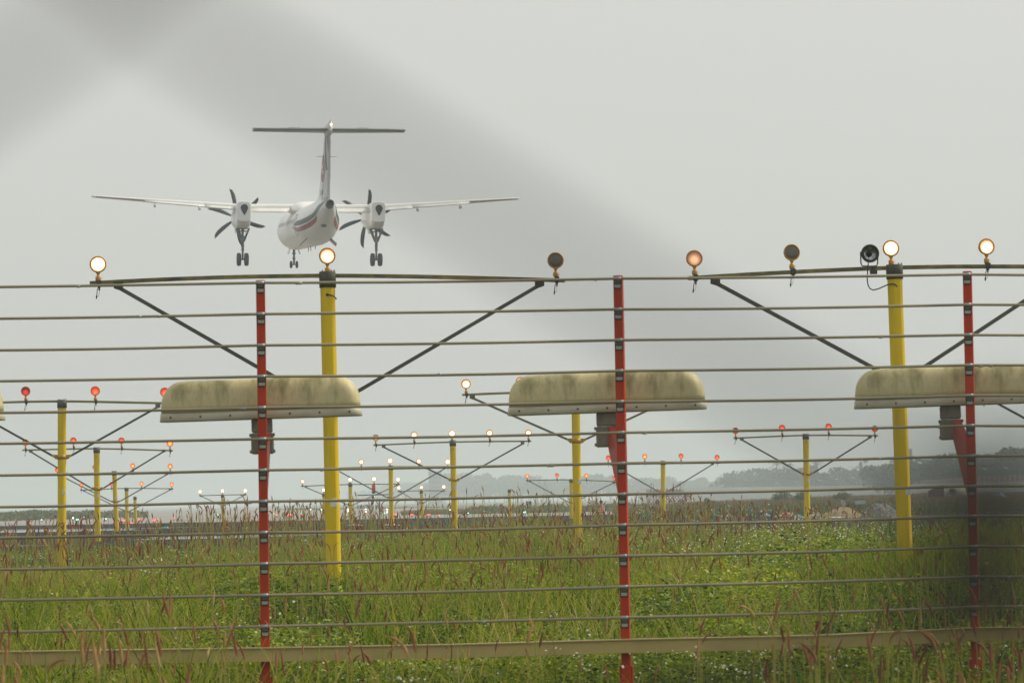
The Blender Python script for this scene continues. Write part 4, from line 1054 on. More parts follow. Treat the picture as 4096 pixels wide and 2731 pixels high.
LIT = [(2790, 162, .7, 'sheet_white', 'long'), (2895, 165, .6, 'sheet_white', ''), (3010, 158, .8, 'sheet_white', ''), (3060, 163, .5, 'tarp_blue', ''), (3098, 158, .35, 'sheet_white', ''), (3186, 152, .42, 'tarp_blue', ''), (3205, 150, .4, 'tarp_blue', ''), (2720, 160, .8, 'sheet_white', ''), (3340, 149, .9, 'sheet_white', ''),
       (530, 150, .22, 'tarp_blue', ''), (585, 140, .30, 'tarp_blue', ''), (897, 120, .25, 'tarp_blue', ''), (705, 141, .30, 'sheet_white', ''), (1560, 135, .9, 'sheet_white', ''), (1418, 134, .7, 'sheet_white', ''), (3420, 150, .6, 'sheet_white', ''), (2850, 158, .55, 'sheet_white', '')]
LT = {}
for i, (u, D, w, mt_, _) in enumerate(LIT):
    p = onground(u, D); p.z = max(p.z, -.05)
    o_ = lump('plastic_sheet', p-Vector((0, 0, .02)), (w, w*.7, .10 if w > .5 else .15), mt_, 11+i, .5)
    if mt_ == 'tarp_blue': tag(o_, 'crumpled scrap of light blue plastic on the black earth', 'plastic scrap', 'scraps of blue plastic')
    else: tag(o_, 'dirty white plastic sheet lying on the black earth', 'plastic sheet', 'white plastic sheets')
tag(lump('tarpaulin', onground(3996, 215), (1.15, .8, .66), 'tarp_blue', 40, .6), 'crumpled blue tarpaulin in the grass right of the right red post', 'tarpaulin')
o = onground(628, 131); tag(MB().box((0, 0, .05), (.9, .5, .035), None, 0, .01).box((.3, 0, .09), (.25, .4, .05)).build('board', 'gear_grey', None, o+Vector((0, 0, .03))), 'flat pale green board lying on the black earth', 'board').data.materials[0] = paint('board_green', (.30, .45, .36), None)
for (u0, u1, v0, v1, l) in ((3364, 3382, 1996, 2023, 'small upright grey notice board left of the wider one'), (3416, 3462, 1998, 2016, 'wide low grey notice board behind the sand pile')):
    D = 175; a = onground((u0+u1)/2, D); wd = (u1-u0)/FPX*D; t = P(u0, v0, D).z-a.z; b0 = P(u0, v1, D).z-a.z
    sb = thing('notice_board', a, l, 'notice board', 'notice boards by the sand pile')
    MB().box((0, 0, (t+b0)/2), (wd, .03, t-b0)).build('panel', 'board_grey', sb)
    fr_ = MB(); fr_.box((0, -.01, t), (wd+.04, .05, .03))
    fr_.build('frame', 'dark_metal', sb)
    for x in (-wd/2+.02, wd/2-.02): MB().box((x, .03, b0/2), (.035, .03, max(b0, .1)+.3)).build('leg', 'dark_metal', sb)
# concrete pipes and a rusty drum, right
D = 240; a = onground(3810, D); a.z = P(3812, 1951, D).z-.78
def pipe(a, rad, ln, hd, label, mat='concrete'):
    o_ = MB().lathe([(rad, 0), (rad, ln), (rad*.82, ln), (rad*.82, 0), (rad*.9, -.01), (rad, 0)], Matrix.Translation((0, 0, rad)) @ Matrix.Rotation(R(-90), 4, 'X'), 28).build('concrete_pipe', mat, None, a)
    o_.rotation_euler = (0, 0, hd); tag(o_, label, 'pipe')
pipe(a, .39, 1.9, R(-42), 'pale concrete pipe with its dark open end facing, beyond the right red post')
pipe(onground(3783, D+1)+Vector((0, 0, .05)), .36, 1.1, R(80), 'short pale concrete pipe lying crosswise left of the open one')
o = onground(3745, D-2); mb_ = MB(); mb_.loft([[Vector((x, y, z)) for x, z in ((-.55, 0), (.5, 0), (.55, 1.05), (.2, 1.0), (-.55, .62))] for y in (-.4, .4)], 0, False); mb_.box((0, -.43, .4), (.06, .05, .8)); mb_.box((0, 0, .02), (1.2, .9, .08))
tag(mb_.build('skip', 'maroon', None, o), 'dark maroon metal skip left of the concrete pipes', 'skip')

# perimeter wall, brick topped ramp, far buildings
def wall_run(name, pts, h, th, mat, label, cat, post_step=0, pm_=None):
    w_ = thing(name, (pts[0][0].x, pts[0][0].y, 0), label, cat); og = w_.location.copy()
    q = MB(og)
    for (a, ha), (b_, hb_) in zip(pts[:-1], pts[1:]):
        d_ = (b_-a).normalized(); n_ = Vector((-d_.y, d_.x, 0))*th/2
        q.add([a-n_, b_-n_, b_+n_, a+n_]+[p+Vector((0, 0, h_)) for p, h_ in ((a-n_, ha), (b_-n_, hb_), (b_+n_, hb_), (a+n_, ha))], [(0, 1, 5, 4), (1, 2, 6, 5), (2, 3, 7, 6), (3, 0, 4, 7), (4, 5, 6, 7)])
    q.build('panel', mat, w_)
    if post_step:
        for (a, ha), (b_, hb_) in zip(pts[:-1], pts[1:]):
            n = max(1, int((b_-a).length/post_step)); pm2 = MB(og)
            for k in range(n): pm2.box(a.lerp(b_, k/n)+Vector((0, -.1, (ha+(hb_-ha)*k/n)/2)), (.35, .5, ha+(hb_-ha)*k/n+.12))
            pm2.build('pillar', pm_ or mat, w_)
    return w_
def gp_(u, D): p = P(u, hor(u), D); p.z = 0; return p
def wh_(u, v, D): return P(u, v, D).z
wl = [(2560, 1953, 1000), (3000, 1947, 860), (3450, 1940, 720), (3900, 1929, 560), (4500, 1915, 500)]
wall_run('perimeter_wall', [(gp_(u, D), wh_(u, v, D)) for u, v, D in wl], 0, .4, 'wall_pale', 'long pale perimeter wall running below the hazy trees at right', 'wall')
wl = [(3660, 1926, 640), (3900, 1906, 600), (4500, 1888, 560)]
wall_run('brick_wall', [(gp_(u, D), wh_(u, v, D)) for u, v, D in wl], 0, .4, 'brick_pink', 'pinkish pillared wall behind the pale wall at right edge', 'wall', 1.6, 'wall_pale')
def block(name, u0, u1, vt, D, label, mat='building_grey', cols=5, rows=5):
    a, b_ = gp_(u0, D), gp_(u1, D); c = (a+b_)/2; wd = (b_-a).length; H = wh_((u0+u1)/2, vt, D)
    bd = thing(name, c, label, 'building')
    MB().box((0, wd*.4, H/2), (wd, wd*.8, H)).build('wall', mat, bd)
    MB().box((0, wd*.4, H+.4), (wd*1.04, wd*.84, .8)).build('roof', mat, bd)
    wo_ = None
    for i in range(cols):
        for j in range(rows):
            wn_ = MB().box((-wd*.42+wd*.84*(i+.5)/cols, -.05, H*(.12+.82*(j+.5)/rows)), (wd*.5/cols, .12, H*.4/rows)) if wo_ is None else None
            if wo_ is None: wo_ = wn_.build('window', 'panel_dark', bd); base_ = Vector((-wd*.42+wd*.84*.5/cols, 0, H*(.12+.82*.5/rows)))
            else: k = dup(wo_, bd); k.location = Vector((-wd*.42+wd*.84*(i+.5)/cols, 0, H*(.12+.82*(j+.5)/rows)))-base_
block('apartment_block', 1716, 1768, 1890, 1500, 'faint grey flat topped block among hazy trees behind the white lamp masts')
block('apartment_block', 3636, 3653, 1806, 900, 'narrow grey tower block just right of the large right yellow pole', cols=3, rows=6)
o = gp_(2377, 640); ht = thing('hut', o, 'low reddish hut in the haze above the crouching worker', 'hut')
hw = 29/FPX*640; hh = wh_(2377, 1999, 640)
MB().box((0, .6, hh*.42), (hw, 1.2, hh*.84)).build('wall', 'hut_red', ht); MB().loft([[Vector((x, .0, hh*.84)), Vector((x, .6, hh)), Vector((x, 1.2, hh*.84))] for x in (-hw/2-.1, hw/2+.1)], 0, False).build('roof', 'hut_red', ht)
# minaret and antenna mast
D = 860; o = gp_(3446, D); mi_ = thing('minaret', o, 'onion domed minaret rising above the hazy trees', 'minaret')
zt_ = wh_(3446, 1855, D); r_ = 8/FPX*D
MB().lathe([(r_*.75, 0), (r_*.75, zt_-1.4), (r_*1.0, zt_-1.3), (r_*1.0, zt_-1.1), (r_*.8, zt_-1.0)], None, 16).build('shaft', 'building_grey', mi_)
MB().lathe([(r_*.8, zt_-1.0), (r_*1.05, zt_-.4), (r_*1.0, zt_+.1), (r_*.6, zt_+.55), (r_*.15, zt_+.85), (.05, zt_+1.0), (.04, zt_+1.7), (.001, zt_+1.75)], None, 18).build('dome', 'building_grey', mi_)
o = gp_(3464, D); am_ = thing('antenna_mast', o, 'thin antenna mast with a box on top beside the minaret', 'mast'); zt_ = wh_(3464, 1843, D)
MB().tube([(0, 0, 0), (0, 0, zt_)], .09, 8).build('pole', 'building_grey', am_); MB().box((0, 0, zt_), (1.0, .5, .9), None, 0, .05).box((.65, 0, zt_), (.2, .2, .7)).build('panel', 'building_grey', am_)

# street lamps along the road under the trees
SLP = [(2822, 1945, 1380), (2859, 1942, 1290), (2892, 1941, 1230), (2939, 1938, 1160), (2991, 1936, 1100), (3050, 1936, 1040), (3110, 1933, 980), (3187, 1927, 920), (3280, 1921, 870), (3349, 1917, 830), (3415, 1911, 790), (3702, 1899, 720), (3782, 1892, 690), (3946, 1877, 640), (4032, 1873, 615)]
for i, (u, v, D) in enumerate(SLP):
    o = gp_(u+12, D); z = wh_(u, v, D)
    sl = thing('street_lamp', o, 'distant white street lamp standing in front of the hazy trees', 'street lamp', 'street lamps along the far road')
    MB().tube([(0, 0, 0), (0, 0, z-.5), (-.15, 0, z-.25), (-.5, 0, z-.1)], [.07, .05, .045, .04], 6).build('pole', 'galv', sl)
    MB().loft([[Vector((x, y*w_, z+.18-(x+1.4)*.22+zz_)) for y, zz_ in ((-1, 0), (1, 0), (.7, .11), (-.7, .11))] for x, w_ in ((-1.4, .08), (-1.2, .17), (-.7, .17), (-.45, .08))], 0, False).build('lamp_head', 'lamp_white', sl)

# ------------------------------------------------------------------ plants
def sample_field(n, y0, y1, u0=-.20, u1=.20, p=1.0):
    Y = y0+(y1-y0)*rng.random(n)**p; X = (u0+(u1-u0)*rng.random(n))*(Y+2); return X, Y
def blades(X, Y, h, w, lean, bend, tint, tiptint=.06, z=None, segs=3):
    """curved tapering leaf blades as one vertex array"""
    n = len(X); Z = gz(X, Y)-.02 if z is None else z; az = rng.random(n)*2*np.pi; dx, dy = np.cos(az), np.sin(az)
    fa = rng.random(n)*np.pi; wx, wy = np.cos(fa), np.sin(fa)*.5
    ts = np.linspace(0, 1, segs+1); vs = []; tt = []
    for t in ts:
        off = lean*h*t+bend*h*t**2.4; zz = h*(t-.42*bend*t**2.6)
        ww = w*(1-t**1.7)*.5*(.55+.45*min(1, t*4)) if t < 1 else w*0
        cx, cy, cz = X+dx*off, Y+dy*off, Z+zz
        if t < 1:
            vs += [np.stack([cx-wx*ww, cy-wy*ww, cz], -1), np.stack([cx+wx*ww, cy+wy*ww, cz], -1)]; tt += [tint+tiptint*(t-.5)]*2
        else: vs.append(np.stack([cx, cy, cz], -1)); tt.append(tint+tiptint*.6)
    k = len(vs); V = np.stack(vs, 1).reshape(-1, 3); T = np.stack(tt, 1).reshape(-1)
    b = np.arange(n)[:, None]*k; q = [b+np.array([[2*i, 2*i+1, 2*i+3, 2*i+2]]) for i in range(segs-1)]
    tri = b+np.array([[2*segs-2, 2*segs-1, 2*segs]])
    return V, [np.concatenate(q)] if segs > 1 else [], [tri], np.clip(T, 0, 1)
def merge(parts):
    V = []; Q = []; Tt = []; Tr = []; k = 0
    for v, q, t, ti in parts:
        V.append(v); Q += [x+k for x in q]; Tr += [x+k for x in t]; Tt.append(ti); k += len(v)
    fs = ([np.concatenate(Q)] if Q else [])+([np.concatenate(Tr)] if Tr else [])
    return np.concatenate(V), fs, np.concatenate(Tt)
def clump(X, Y, s): return vnoise(X/s+11, Y/s+5)
LAT = Vector((0, 0, 0))
parts = []
def grassband(n, y0, y1, hm, wm, u=.225, keep=None, dry=.0):
    X, Y = sample_field(n, y0, y1, -u, u); c = clump(X, Y, 1.1); c2 = clump(X+50, Y, 3.3)
    tf = clump(X+70, Y+40, .42+.004*y0); k = rng.random(n) < np.clip(.10+1.3*c, .05, 1)*np.clip((tf-.30)*4, .04, 1)
    if keep is not None: k &= keep(X, Y)
    X, Y, c, c2, tf = X[k], Y[k], c[k], c2[k], tf[k]; m_ = len(X)
    h = hm*np.clip(.55+.9*tf, .5, 1.25)*np.interp(X/Y, [.07, .12], [1, 1.22])*(1+np.where((Y > 33) & (Y < 40), .30*np.exp(-((X/Y-.122)/.02)**2)+.25*np.exp(-((X/Y+.057)/.018)**2), 0))*np.where(Y > 44, np.interp(X/Y, [-.16, -.07, .0, .06, .16], [.17, .40, 1.1, .60, .75])*np.interp(Y, [44, 62], [.35, 1])+np.interp(Y, [44, 62], [.65, 0]), 1)*(.25+1.0*c)*(.6+.8*c2)*(.5+.75*rng.random(m_)); h = np.minimum(h, .95+.15*rng.random(m_)); w = wm*(.6+.8*rng.random(m_))
    ti = np.clip(.31+.40*(c2-.5)+.45*(c-.5)+.35*(clump(X+90, Y+12, .9)-.5)+rng.normal(0, .24, m_)+dry, 0, 1); dr_ = rng.random(m_) < .085; ti[dr_] = .75+.25*rng.random(dr_.sum())
    parts.append(blades(X, Y, h, w, .05+.28*rng.random(m_), .15+.75*rng.random(m_)**1.5, ti))
weedy = lambda X, Y: clump(X+21, Y+77, 2.3)+.55*np.exp(-((X/Y-.075)/.036)**2)*sm(36, 44, Y)*(.3+1.2*clump(X+8, Y, 2.0))+.45*np.exp(-((X/Y+.14)/.04)**2)*sm(46, 54, Y)
grassband(20000, 24.5, 32, .62, .014, keep=lambda X, Y: rng.random(len(X)) < .75-.9*weedy(X, Y))
grassband(84000, 31, 46, 1.06, .017, keep=lambda X, Y: rng.random(len(X)) < np.maximum(np.interp(Y, [31, 38], [.55, 1.3])-1.1*weedy(X, Y), (np.abs(X/Y-.118) < .022)*.9*(Y > 35)))
grassband(80000, 46, 62, 1.0, .021, keep=lambda X, Y: rng.random(len(X)) < 1.35-1.1*weedy(X, Y))
grassband(62000, 62, 83, .74, .026)
grassband(9000, 16.5, 24.5, .36, .009)
# the low grass hugging the foot of the fence
X, Y = sample_field(9000, 23.5, 28); parts.append(blades(X, Y, .32*(.5+rng.random(9000)), .010*(.6+.8*rng.random(9000)), .1+.3*rng.random(9000), .5+.7*rng.random(9000), np.clip(rng.normal(.34, .2, 9000), 0, 1)))
# tussocks round the feet of the two near masts
for xc_, yc_, rx_, hh_, n_ in ((-2.22, 38.7, .55, .92, 1500), (4.86, 38.6, .95, 1.18, 3600), (5.9, 38.0, 1.2, 1.0, 2600)):
    X = xc_+rx_*rng.normal(0, .55, n_); Y = yc_+.45*rng.normal(0, .6, n_)
    parts.append(blades(X, Y, hh_*(.55+.5*rng.random(n_)), .015*(.6+.8*rng.random(n_)), .04+.2*rng.random(n_), .1+.5*rng.random(n_), np.clip(rng.normal(.40, .22, n_), 0, 1)))
V_, F_, T_ = merge(parts)
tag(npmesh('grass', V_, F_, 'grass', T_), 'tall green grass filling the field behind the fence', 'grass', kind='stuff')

# leafy weeds: many small leaves in low mounds
def weed_top(X, Y, hmax):
    c = np.clip(weedy(X, Y), 0, 1); f = clump(X+2, Y+8, .55); g = clump(X+9, Y+1, .21)
    return hmax*np.where(Y > 50, np.interp(X/np.maximum(Y, 1), [-.16, -.07, .0, .06, .16], [.25, .48, 1, .72, .8]), 1)*np.clip(.18+1.05*(c-.28), .12, 1)*(.45+.9*f)*(.7+.5*g), c, f, g
def leafcloud(n, y0, y1, size, hmax, u=.215):
    X, Y = sample_field(n, y0, y1, -u, u); top, c, f, g = weed_top(X, Y, hmax)
    k = (rng.random(n) < np.clip(.15+1.3*c, 0, 1)) & (g*.6+f*.4 > .46); X, Y, c, top, f = X[k], Y[k], c[k], top[k], f[k]; m_ = len(X)
    Z = gz(X, Y)+top*(1-.85*rng.random(m_)**1.5)
    a = rng.random(m_)*2*np.pi; s = size*(.5+.9*rng.random(m_)); tilt = rng.normal(0, .55, m_)
    ex = np.stack([np.cos(a), np.sin(a), np.sin(tilt)*.7], -1); ey = np.stack([-np.sin(a)*np.cos(tilt), np.cos(a)*np.cos(tilt), np.sin(rng.normal(.2, .6, m_))], -1)
    C = np.stack([X, Y, Z], -1); s = s[:, None]
    V = np.stack([C-ex*s, C-ey*s*.5, C+ex*s, C+ey*s*.5], 1).reshape(-1, 3); b = np.arange(m_)[:, None]*4
    ti = np.clip(.38+rng.normal(0, .27, m_)+.6*(clump(X+3, Y+3, 1.1)-.5)+.35*(f-.5), 0, 1)
    return V, [b+np.array([[0, 1, 2, 3]])], [], np.repeat(ti, 4)
V_, F_, T_ = merge([leafcloud(290000, 26.4, 34, .024, .74), leafcloud(280000, 34, 46, .029, .92), leafcloud(130000, 46, 82, .030, .66), leafcloud(42000, 17.5, 26.4, .021, .20)])
tag(npmesh('leafy_weeds', V_, F_, 'weed', T_), 'low leafy green weeds growing between the grass', 'weeds', kind='stuff')

# small white flowers scattered over the weeds
def flowers(n, y0, y1, size, hmax):
    X, Y = sample_field(n, y0, y1); top, c, f, g = weed_top(X, Y, hmax); k = (clump(X+60, Y+17, 1.0)*.6+clump(X+33, Y+2, .3)*.4 > .55); X, Y, top = X[k], Y[k], top[k]; m_ = len(X)
    Z = gz(X, Y)+top*(.9+.35*rng.random(m_)); s = size*(.45+.9*rng.random(m_))
    ang = np.linspace(0, 2*np.pi, 7)[:-1]; tz = rng.normal(0, .6, (m_, 1)); ty = rng.normal(-.8, .6, (m_, 1))
    px = np.cos(ang)[None]*s[:, None]; py = np.sin(ang)[None]*s[:, None]
    V = np.stack([X[:, None]+px, Y[:, None]+py*np.cos(ty), Z[:, None]-py*np.sin(ty)+px*np.sin(tz)*.5], -1).reshape(-1, 3)
    b = np.arange(m_)[:, None]*6; ti = np.repeat(np.where(rng.random(m_) < .03, 1., rng.random(m_)*.85), 6)
    return V, [], [b+np.array([[0, 1, 2]]), b+np.array([[0, 2, 3]]), b+np.array([[0, 3, 4]]), b+np.array([[0, 4, 5]])], ti
V_, F_, T_ = merge([flowers(7000, 25.5, 42, .0095, .70), flowers(20000, 42, 82, .0125, .95)])
tag(npmesh('white_flowers', V_, F_, 'petal', T_), 'tiny white flowers dotted through the weeds', 'flowers', kind='stuff')

# reddish foxtail seed heads on long stalks
def heads(X, Y, H, ln, rad, tint, n=6, curl=None):
    m_ = len(X); Z = gz(X, Y); az = rng.random(m_)*2*np.pi; dx, dy = np.cos(az), np.sin(az)
    cu = rng.random(m_)**2.2*.9 if curl is None else curl
    L_ = 9; prof = np.array([.25, .75, 1, 1, .95, .82, .62, .38, .08]); vs = []; tt = []
    lean = .12*H*rng.random(m_)
    cx, cy, cz = X+dx*lean, Y+dy*lean, Z+H; th = .08+.25*rng.random(m_)
    for i in range(L_):
        if i: cx = cx+dx*np.sin(th)*ln/(L_-1); cy = cy+dy*np.sin(th)*ln/(L_-1); cz = cz+np.cos(th)*ln/(L_-1); th = th+cu*.26
        for k in range(n):
            a = 2*np.pi*k/n; r_ = rad*prof[i]*(1+.25*np.sin(k*2.7+i*1.9))
            ux, uz = np.cos(a)*r_, np.sin(a)*r_
            vs.append(np.stack([cx+(-dy)*ux+dx*np.cos(th)*uz, cy+dx*ux+dy*np.cos(th)*uz, cz-np.sin(th)*uz], -1)); tt.append(np.clip(tint+.10*(4-i)/4, 0, 1))
    K = L_*n; V = np.stack(vs, 1).reshape(-1, 3); T = np.stack(tt, 1).reshape(-1); b = np.arange(m_)[:, None]*K
    q = [b+np.array([[i*n+k, i*n+(k+1) % n, i*n+n+(k+1) % n, i*n+n+k]]) for i in range(L_-1) for k in range(n)]
    # stalk
    sv = []; st = []
    for t in (0, .5, 1.0):
        o_ = lean*t**2
        for sx in (-1, 1): sv.append(np.stack([X+dx*o_+sx*.0022*(1+Y/60), Y+dy*o_, Z+H*t*1.005], -1)); st.append(np.full(m_, .96-.12*t))
    SV = np.stack(sv, 1).reshape(-1, 3); ST = np.stack(st, 1).reshape(-1); sb = np.arange(m_)[:, None]*6
    return [(V, [np.concatenate(q)], [], T), (SV, [np.concatenate([sb+np.array([[0, 1, 3, 2]]), sb+np.array([[2, 3, 5, 4]])])], [], ST)]
def headfield(n, y0, y1, h0, h1, thr, sc, u=.2, extra=None):
    X, Y = sample_field(n, y0, y1, -u, u); k = clump(X+5, Y+3, sc) > thr
    if extra is not None: k &= extra(X, Y)
    X, Y = X[k], Y[k]; m_ = len(X); ti = np.clip(rng.normal(.22, .22, m_), 0, .78); ti = np.where(Y < 24, np.clip(ti+.16, 0, .78), ti); ti[rng.random(m_) < .12] = .78
    return heads(X, Y, h0+(h1-h0)*rng.random(m_), .145*(.7+.6*rng.random(m_)), .0074*(.8+.4*rng.random(m_))*(1+Y*.008*(Y > 40)+.1*(Y < 21)), ti)
parts = headfield(440, 13, 21, .55, 1.0, .3, 1.2, extra=lambda X, Y: (np.abs(X/Y+.155) < .075) | (np.abs(X/Y-.13) < .055) | (rng.random(len(X)) < .13))
parts += headfield(90, 12.5, 18, .6, 1.0, .0, 1.2, extra=lambda X, Y: np.abs(X/Y-.125) < .045)
parts += headfield(230, 21, 30, .4, .8, .35, 1.5)
parts += headfield(1300, 30, 45, .7, 1.12, .46, 2.2)
parts += headfield(1300, 45, 62, .75, 1.15, .42, 3.0)
parts += headfield(3000, 62, 83, .55, 1.05, .38, 4.0, extra=lambda X, Y: rng.random(len(X)) < np.interp(X/Y, [-.12, -.05, .03, .05], [.22, .8, .85, .35]))
# taller drift standing against the black earth, left and middle
parts += headfield(900, 56, 78, .95, 1.38, .34, 3.0, extra=lambda X, Y: (X/Y > -.10) & (X/Y < .06))
V_, F_, T_ = merge(parts)
tag(npmesh('seed_heads', V_, F_, 'seed', T_, True), 'reddish brown foxtail seed heads standing above the grass', 'seed heads', kind='stuff')

# grass on the far mound and verges
parts = []
def farband(n, y0, y1, u0, u1, hm, wm, dry, keep=None):
    X, Y = sample_field(n, y0, y1, u0, u1); c = clump(X, Y, 5.0)
    k = rng.random(n) < .35+.9*c
    if keep is not None: k &= keep(X, Y)
    X, Y, c = X[k], Y[k], c[k]; m_ = len(X)
    h = hm*(.5+.7*c)*(.6+.7*rng.random(m_)); ti = np.clip(dry+rng.normal(0, .16, m_)+.3*(c-.5)+.12*(Y-y0)/(y1-y0), 0, 1)
    parts.append(blades(X, Y, h, wm*(.6+.8*rng.random(m_)), .1+.3*rng.random(m_), .2+.6*rng.random(m_), ti, .45, None, 2))
farband(36000, 164, 215, .030, .21, .55, .035, .42, lambda X, Y: dig(X, Y) < .35)
farband(46000, 210, 318, .030, .20, .42, .05, .62)
farband(16000, 255, 320, -.035, .05, .40, .06, .38)
farband(9000, 300, 380, -.03, .06, .40, .09, .45)
V_, F_, T_ = merge(parts); tag(npmesh('far_grass', V_, F_, 'far_grass', T_), 'reddish wild grass covering the mound beyond the black earth', 'grass', kind='stuff')

# leaf clouds for shrubs and trees
def crown(seed, blobs, nleaf, leaf, spread=.0):
    """blobs: (x,y,z,rx,ry,rz); leaves sit mostly in the outer shell"""
    r_ = np.random.default_rng(seed); V = []; T = []
    tot = sum(b[3]*b[5] for b in blobs); zs_ = [b[2] for b in blobs]; zmin, zmax = min(zs_), max(b[2]+b[5] for b in blobs)
    for b in blobs:
        n = max(12, int(nleaf*b[3]*b[5]/tot)); d = r_.normal(size=(n, 3)); d /= np.linalg.norm(d, axis=1)[:, None]
        rad = (.55+.5*r_.random(n)**.6)[:, None]; C = np.array(b[:3])+d*rad*np.array(b[3:])
        ex = r_.normal(size=(n, 3)); ex /= np.linalg.norm(ex, axis=1)[:, None]; ey = np.cross(ex, r_.normal(size=(n, 3))); ey /= np.linalg.norm(ey, axis=1)[:, None]
        s = (leaf*(.5+.9*r_.random(n)))[:, None]
        V.append(np.stack([C-ex*s, C-ey*s*.6, C+ex*s, C+ey*s*.6], 1).reshape(-1, 3)); T.append(np.repeat(np.clip(.5+r_.normal(0, .22, n), 0, 1), 4))
    V = np.concatenate(V); b_ = np.arange(len(V)//4)[:, None]*4
    return V, [b_+np.array([[0, 1, 2, 3]])], np.concatenate(T)
def blobs_for(seed, H, W, n, base=.28):
    r_ = random.Random(seed); o_ = []
    for i in range(n):
        a = r_.random()*6.28; t = r_.random(); z = H*(base+(1-base)*(.12+.80*t)); env = math.sin(math.pi*min(.97, .22+.66*t))**.8
        q = W*.5*env*math.sqrt(r_.random()); s = W*r_.uniform(.14, .24)
        o_.append((q*math.cos(a), q*math.sin(a)*.8, min(z, H-s*.8), s*1.15, s, s*.8))
    return o_
TREES = []
def make_tree(seed, H, W, n, nleaf, leaf):
    b = blobs_for(seed, H, W, n); t = bpy.data.objects.new('broadleaf_tree', None); COL.objects.link(t)
    v, f, ti = crown(seed, b, nleaf, leaf); c = npmesh('crown', v, f, 'tree_leaf', ti); c.parent = t
    tr = MB(); r_ = random.Random(seed)
    tr.tube([(0, 0, -.5), (.1, 0, H*.2), (-.1, .1, H*.45), (.1, 0, H*.7)], [H*.03, H*.024, H*.017, H*.006], 7)
    for k in range(5):
        q = b[k]; tr.tube([(0, 0, H*(.2+.06*k)), (q[0]*.5, q[1]*.5, (H*(.25+.06*k)+q[2])/2), q[:3]], [H*.013, H*.009, H*.003], 5)
    tr.build('trunk', 'bark', t); TREES.append(t); return t
for s_, (H, W, n) in enumerate(((10, 9, 16), (10, 12, 20), (10, 7, 13), (10, 10.5, 18), (10, 14, 24))): make_tree(100+s_, H, W, n, 950, .55)
used = set()
TL = ('hazy broadleaf tree in the distant tree line', 'trees of the distant tree line')
def put_tree(k, u, vt, D, sc=None):
    src = TREES[k]
    if k in used: t = dup(src)
    else: t = src; used.add(k)
    p = gp_(u, D); p.z = 0; H = wh_(u, vt, D); s = H/10.0
    t.location = p; t.rotation_euler = (0, 0, random.uniform(0, 6.28)); q = random.uniform(.9, 1.15)
    t.scale = (s*q, s*q, s); return t
PROF = [(1180, 1960), (1420, 1958), (1500, 1940), (1600, 1927), (1690, 1917), (1770, 1893), (1850, 1888), (1950, 1889), (2000, 1905), (2050, 1896), (2120, 1890), (2170, 1905), (2240, 1908), (2290, 1905), (2370, 1893), (2440, 1897), (2520, 1911), (2650, 1906), (2760, 1910), (2880, 1908), (2925, 1882), (3000, 1863), (3060, 1866), (3120, 1858), (3180, 1849), (3240, 1852), (3295, 1866), (3340, 1858), (3400, 1872), (3450, 1868), (3500, 1842), (3560, 1833), (3650, 1822), (3715, 1808), (3800, 1806), (3860, 1814), (3930, 1812), (3985, 1785), (4035, 1783), (4080, 1788), (4140, 1776), (4230, 1790)]
def prof(u): return float(np.interp(u, [p[0] for p in PROF], [p[1] for p in PROF]))
rt_ = random.Random(5)
def row(u0, u1, D0, D1, step, dv, jitter):
    u = u0
    while u < u1:
        t = (u-u0)/(u1-u0); D = D0+(D1-D0)*t+rt_.uniform(-25, 25)
        v = prof(u)+dv+rt_.uniform(-2, jitter)
        o_ = put_tree(rt_.randrange(5), u, v, D); tag(o_, TL[0], 'tree', TL[1]); u += step*rt_.uniform(.75, 1.3)
row(1430, 1720, 2900, 2500, 40, 1, 10); row(1770, 2200, 1900, 1800, 48, 0, 14); row(2230, 2930, 1800, 1650, 44, 0, 14)
row(2930, 3300, 1040, 1060, 62, 0, 22); row(3300, 3520, 1080, 1030, 52, 0, 24); row(3510, 4260, 740, 690, 80, 0, 26)
row(3540, 4240, 680, 650, 52, 26, 22); row(2950, 3540, 1015, 990, 40, 26, 22); row(1780, 2900, 1750, 1600, 50, 24, 18)
row(2700, 3560, 1250, 930, 36, 62, 12); row(3560, 4240, 655, 630, 48, 62, 20)
# palms
def palm(H, seed):
    t = bpy.data.objects.new('palm_tree', None); COL.objects.link(t); r_ = random.Random(seed)
    MB().tube([(0, 0, -.5), (.15, 0, H*.4), (.35, .1, H*.75), (.3, .1, H)], [.22, .17, .14, .12], 8).build('trunk', 'bark', t)
    q = MB()
    for k in range(15):
        a = 6.28*k/15+r_.uniform(-.2, .2); el = r_.uniform(-.2, 1.0); L_ = H*r_.uniform(.24, .32); pts = []
        p = Vector((.3, .1, H)); d_ = Vector((math.cos(a)*math.cos(el), math.sin(a)*math.cos(el), math.sin(el)))
        for i in range(7):
            pts.append(p.copy()); p = p+d_*L_/6; d_ = (d_+Vector((0, 0, -.24))).normalized()
        side = Vector((-math.sin(a), math.cos(a), 0))
        for i in range(6):
            for j in range(2):
                c = pts[i].lerp(pts[i+1], j/2); w_ = L_*.20*(1-(i/6.5)**2)*(.6 if i == 0 else 1)
                for sg in (-1, 1):
                    e = c+side*sg*w_+Vector((0, 0, -w_*.55))+(pts[i+1]-pts[i])*.8
                    q.add([c, c+(pts[i+1]-pts[i])*.32, e], [(0, 1, 2)])
    n = len(q.v); fr_ = npmesh('fronds', np.array(q.v), [np.array(q.f)], 'tree_leaf', np.clip(rng.normal(.45, .2, n), 0, 1)); fr_.parent = t
    return t
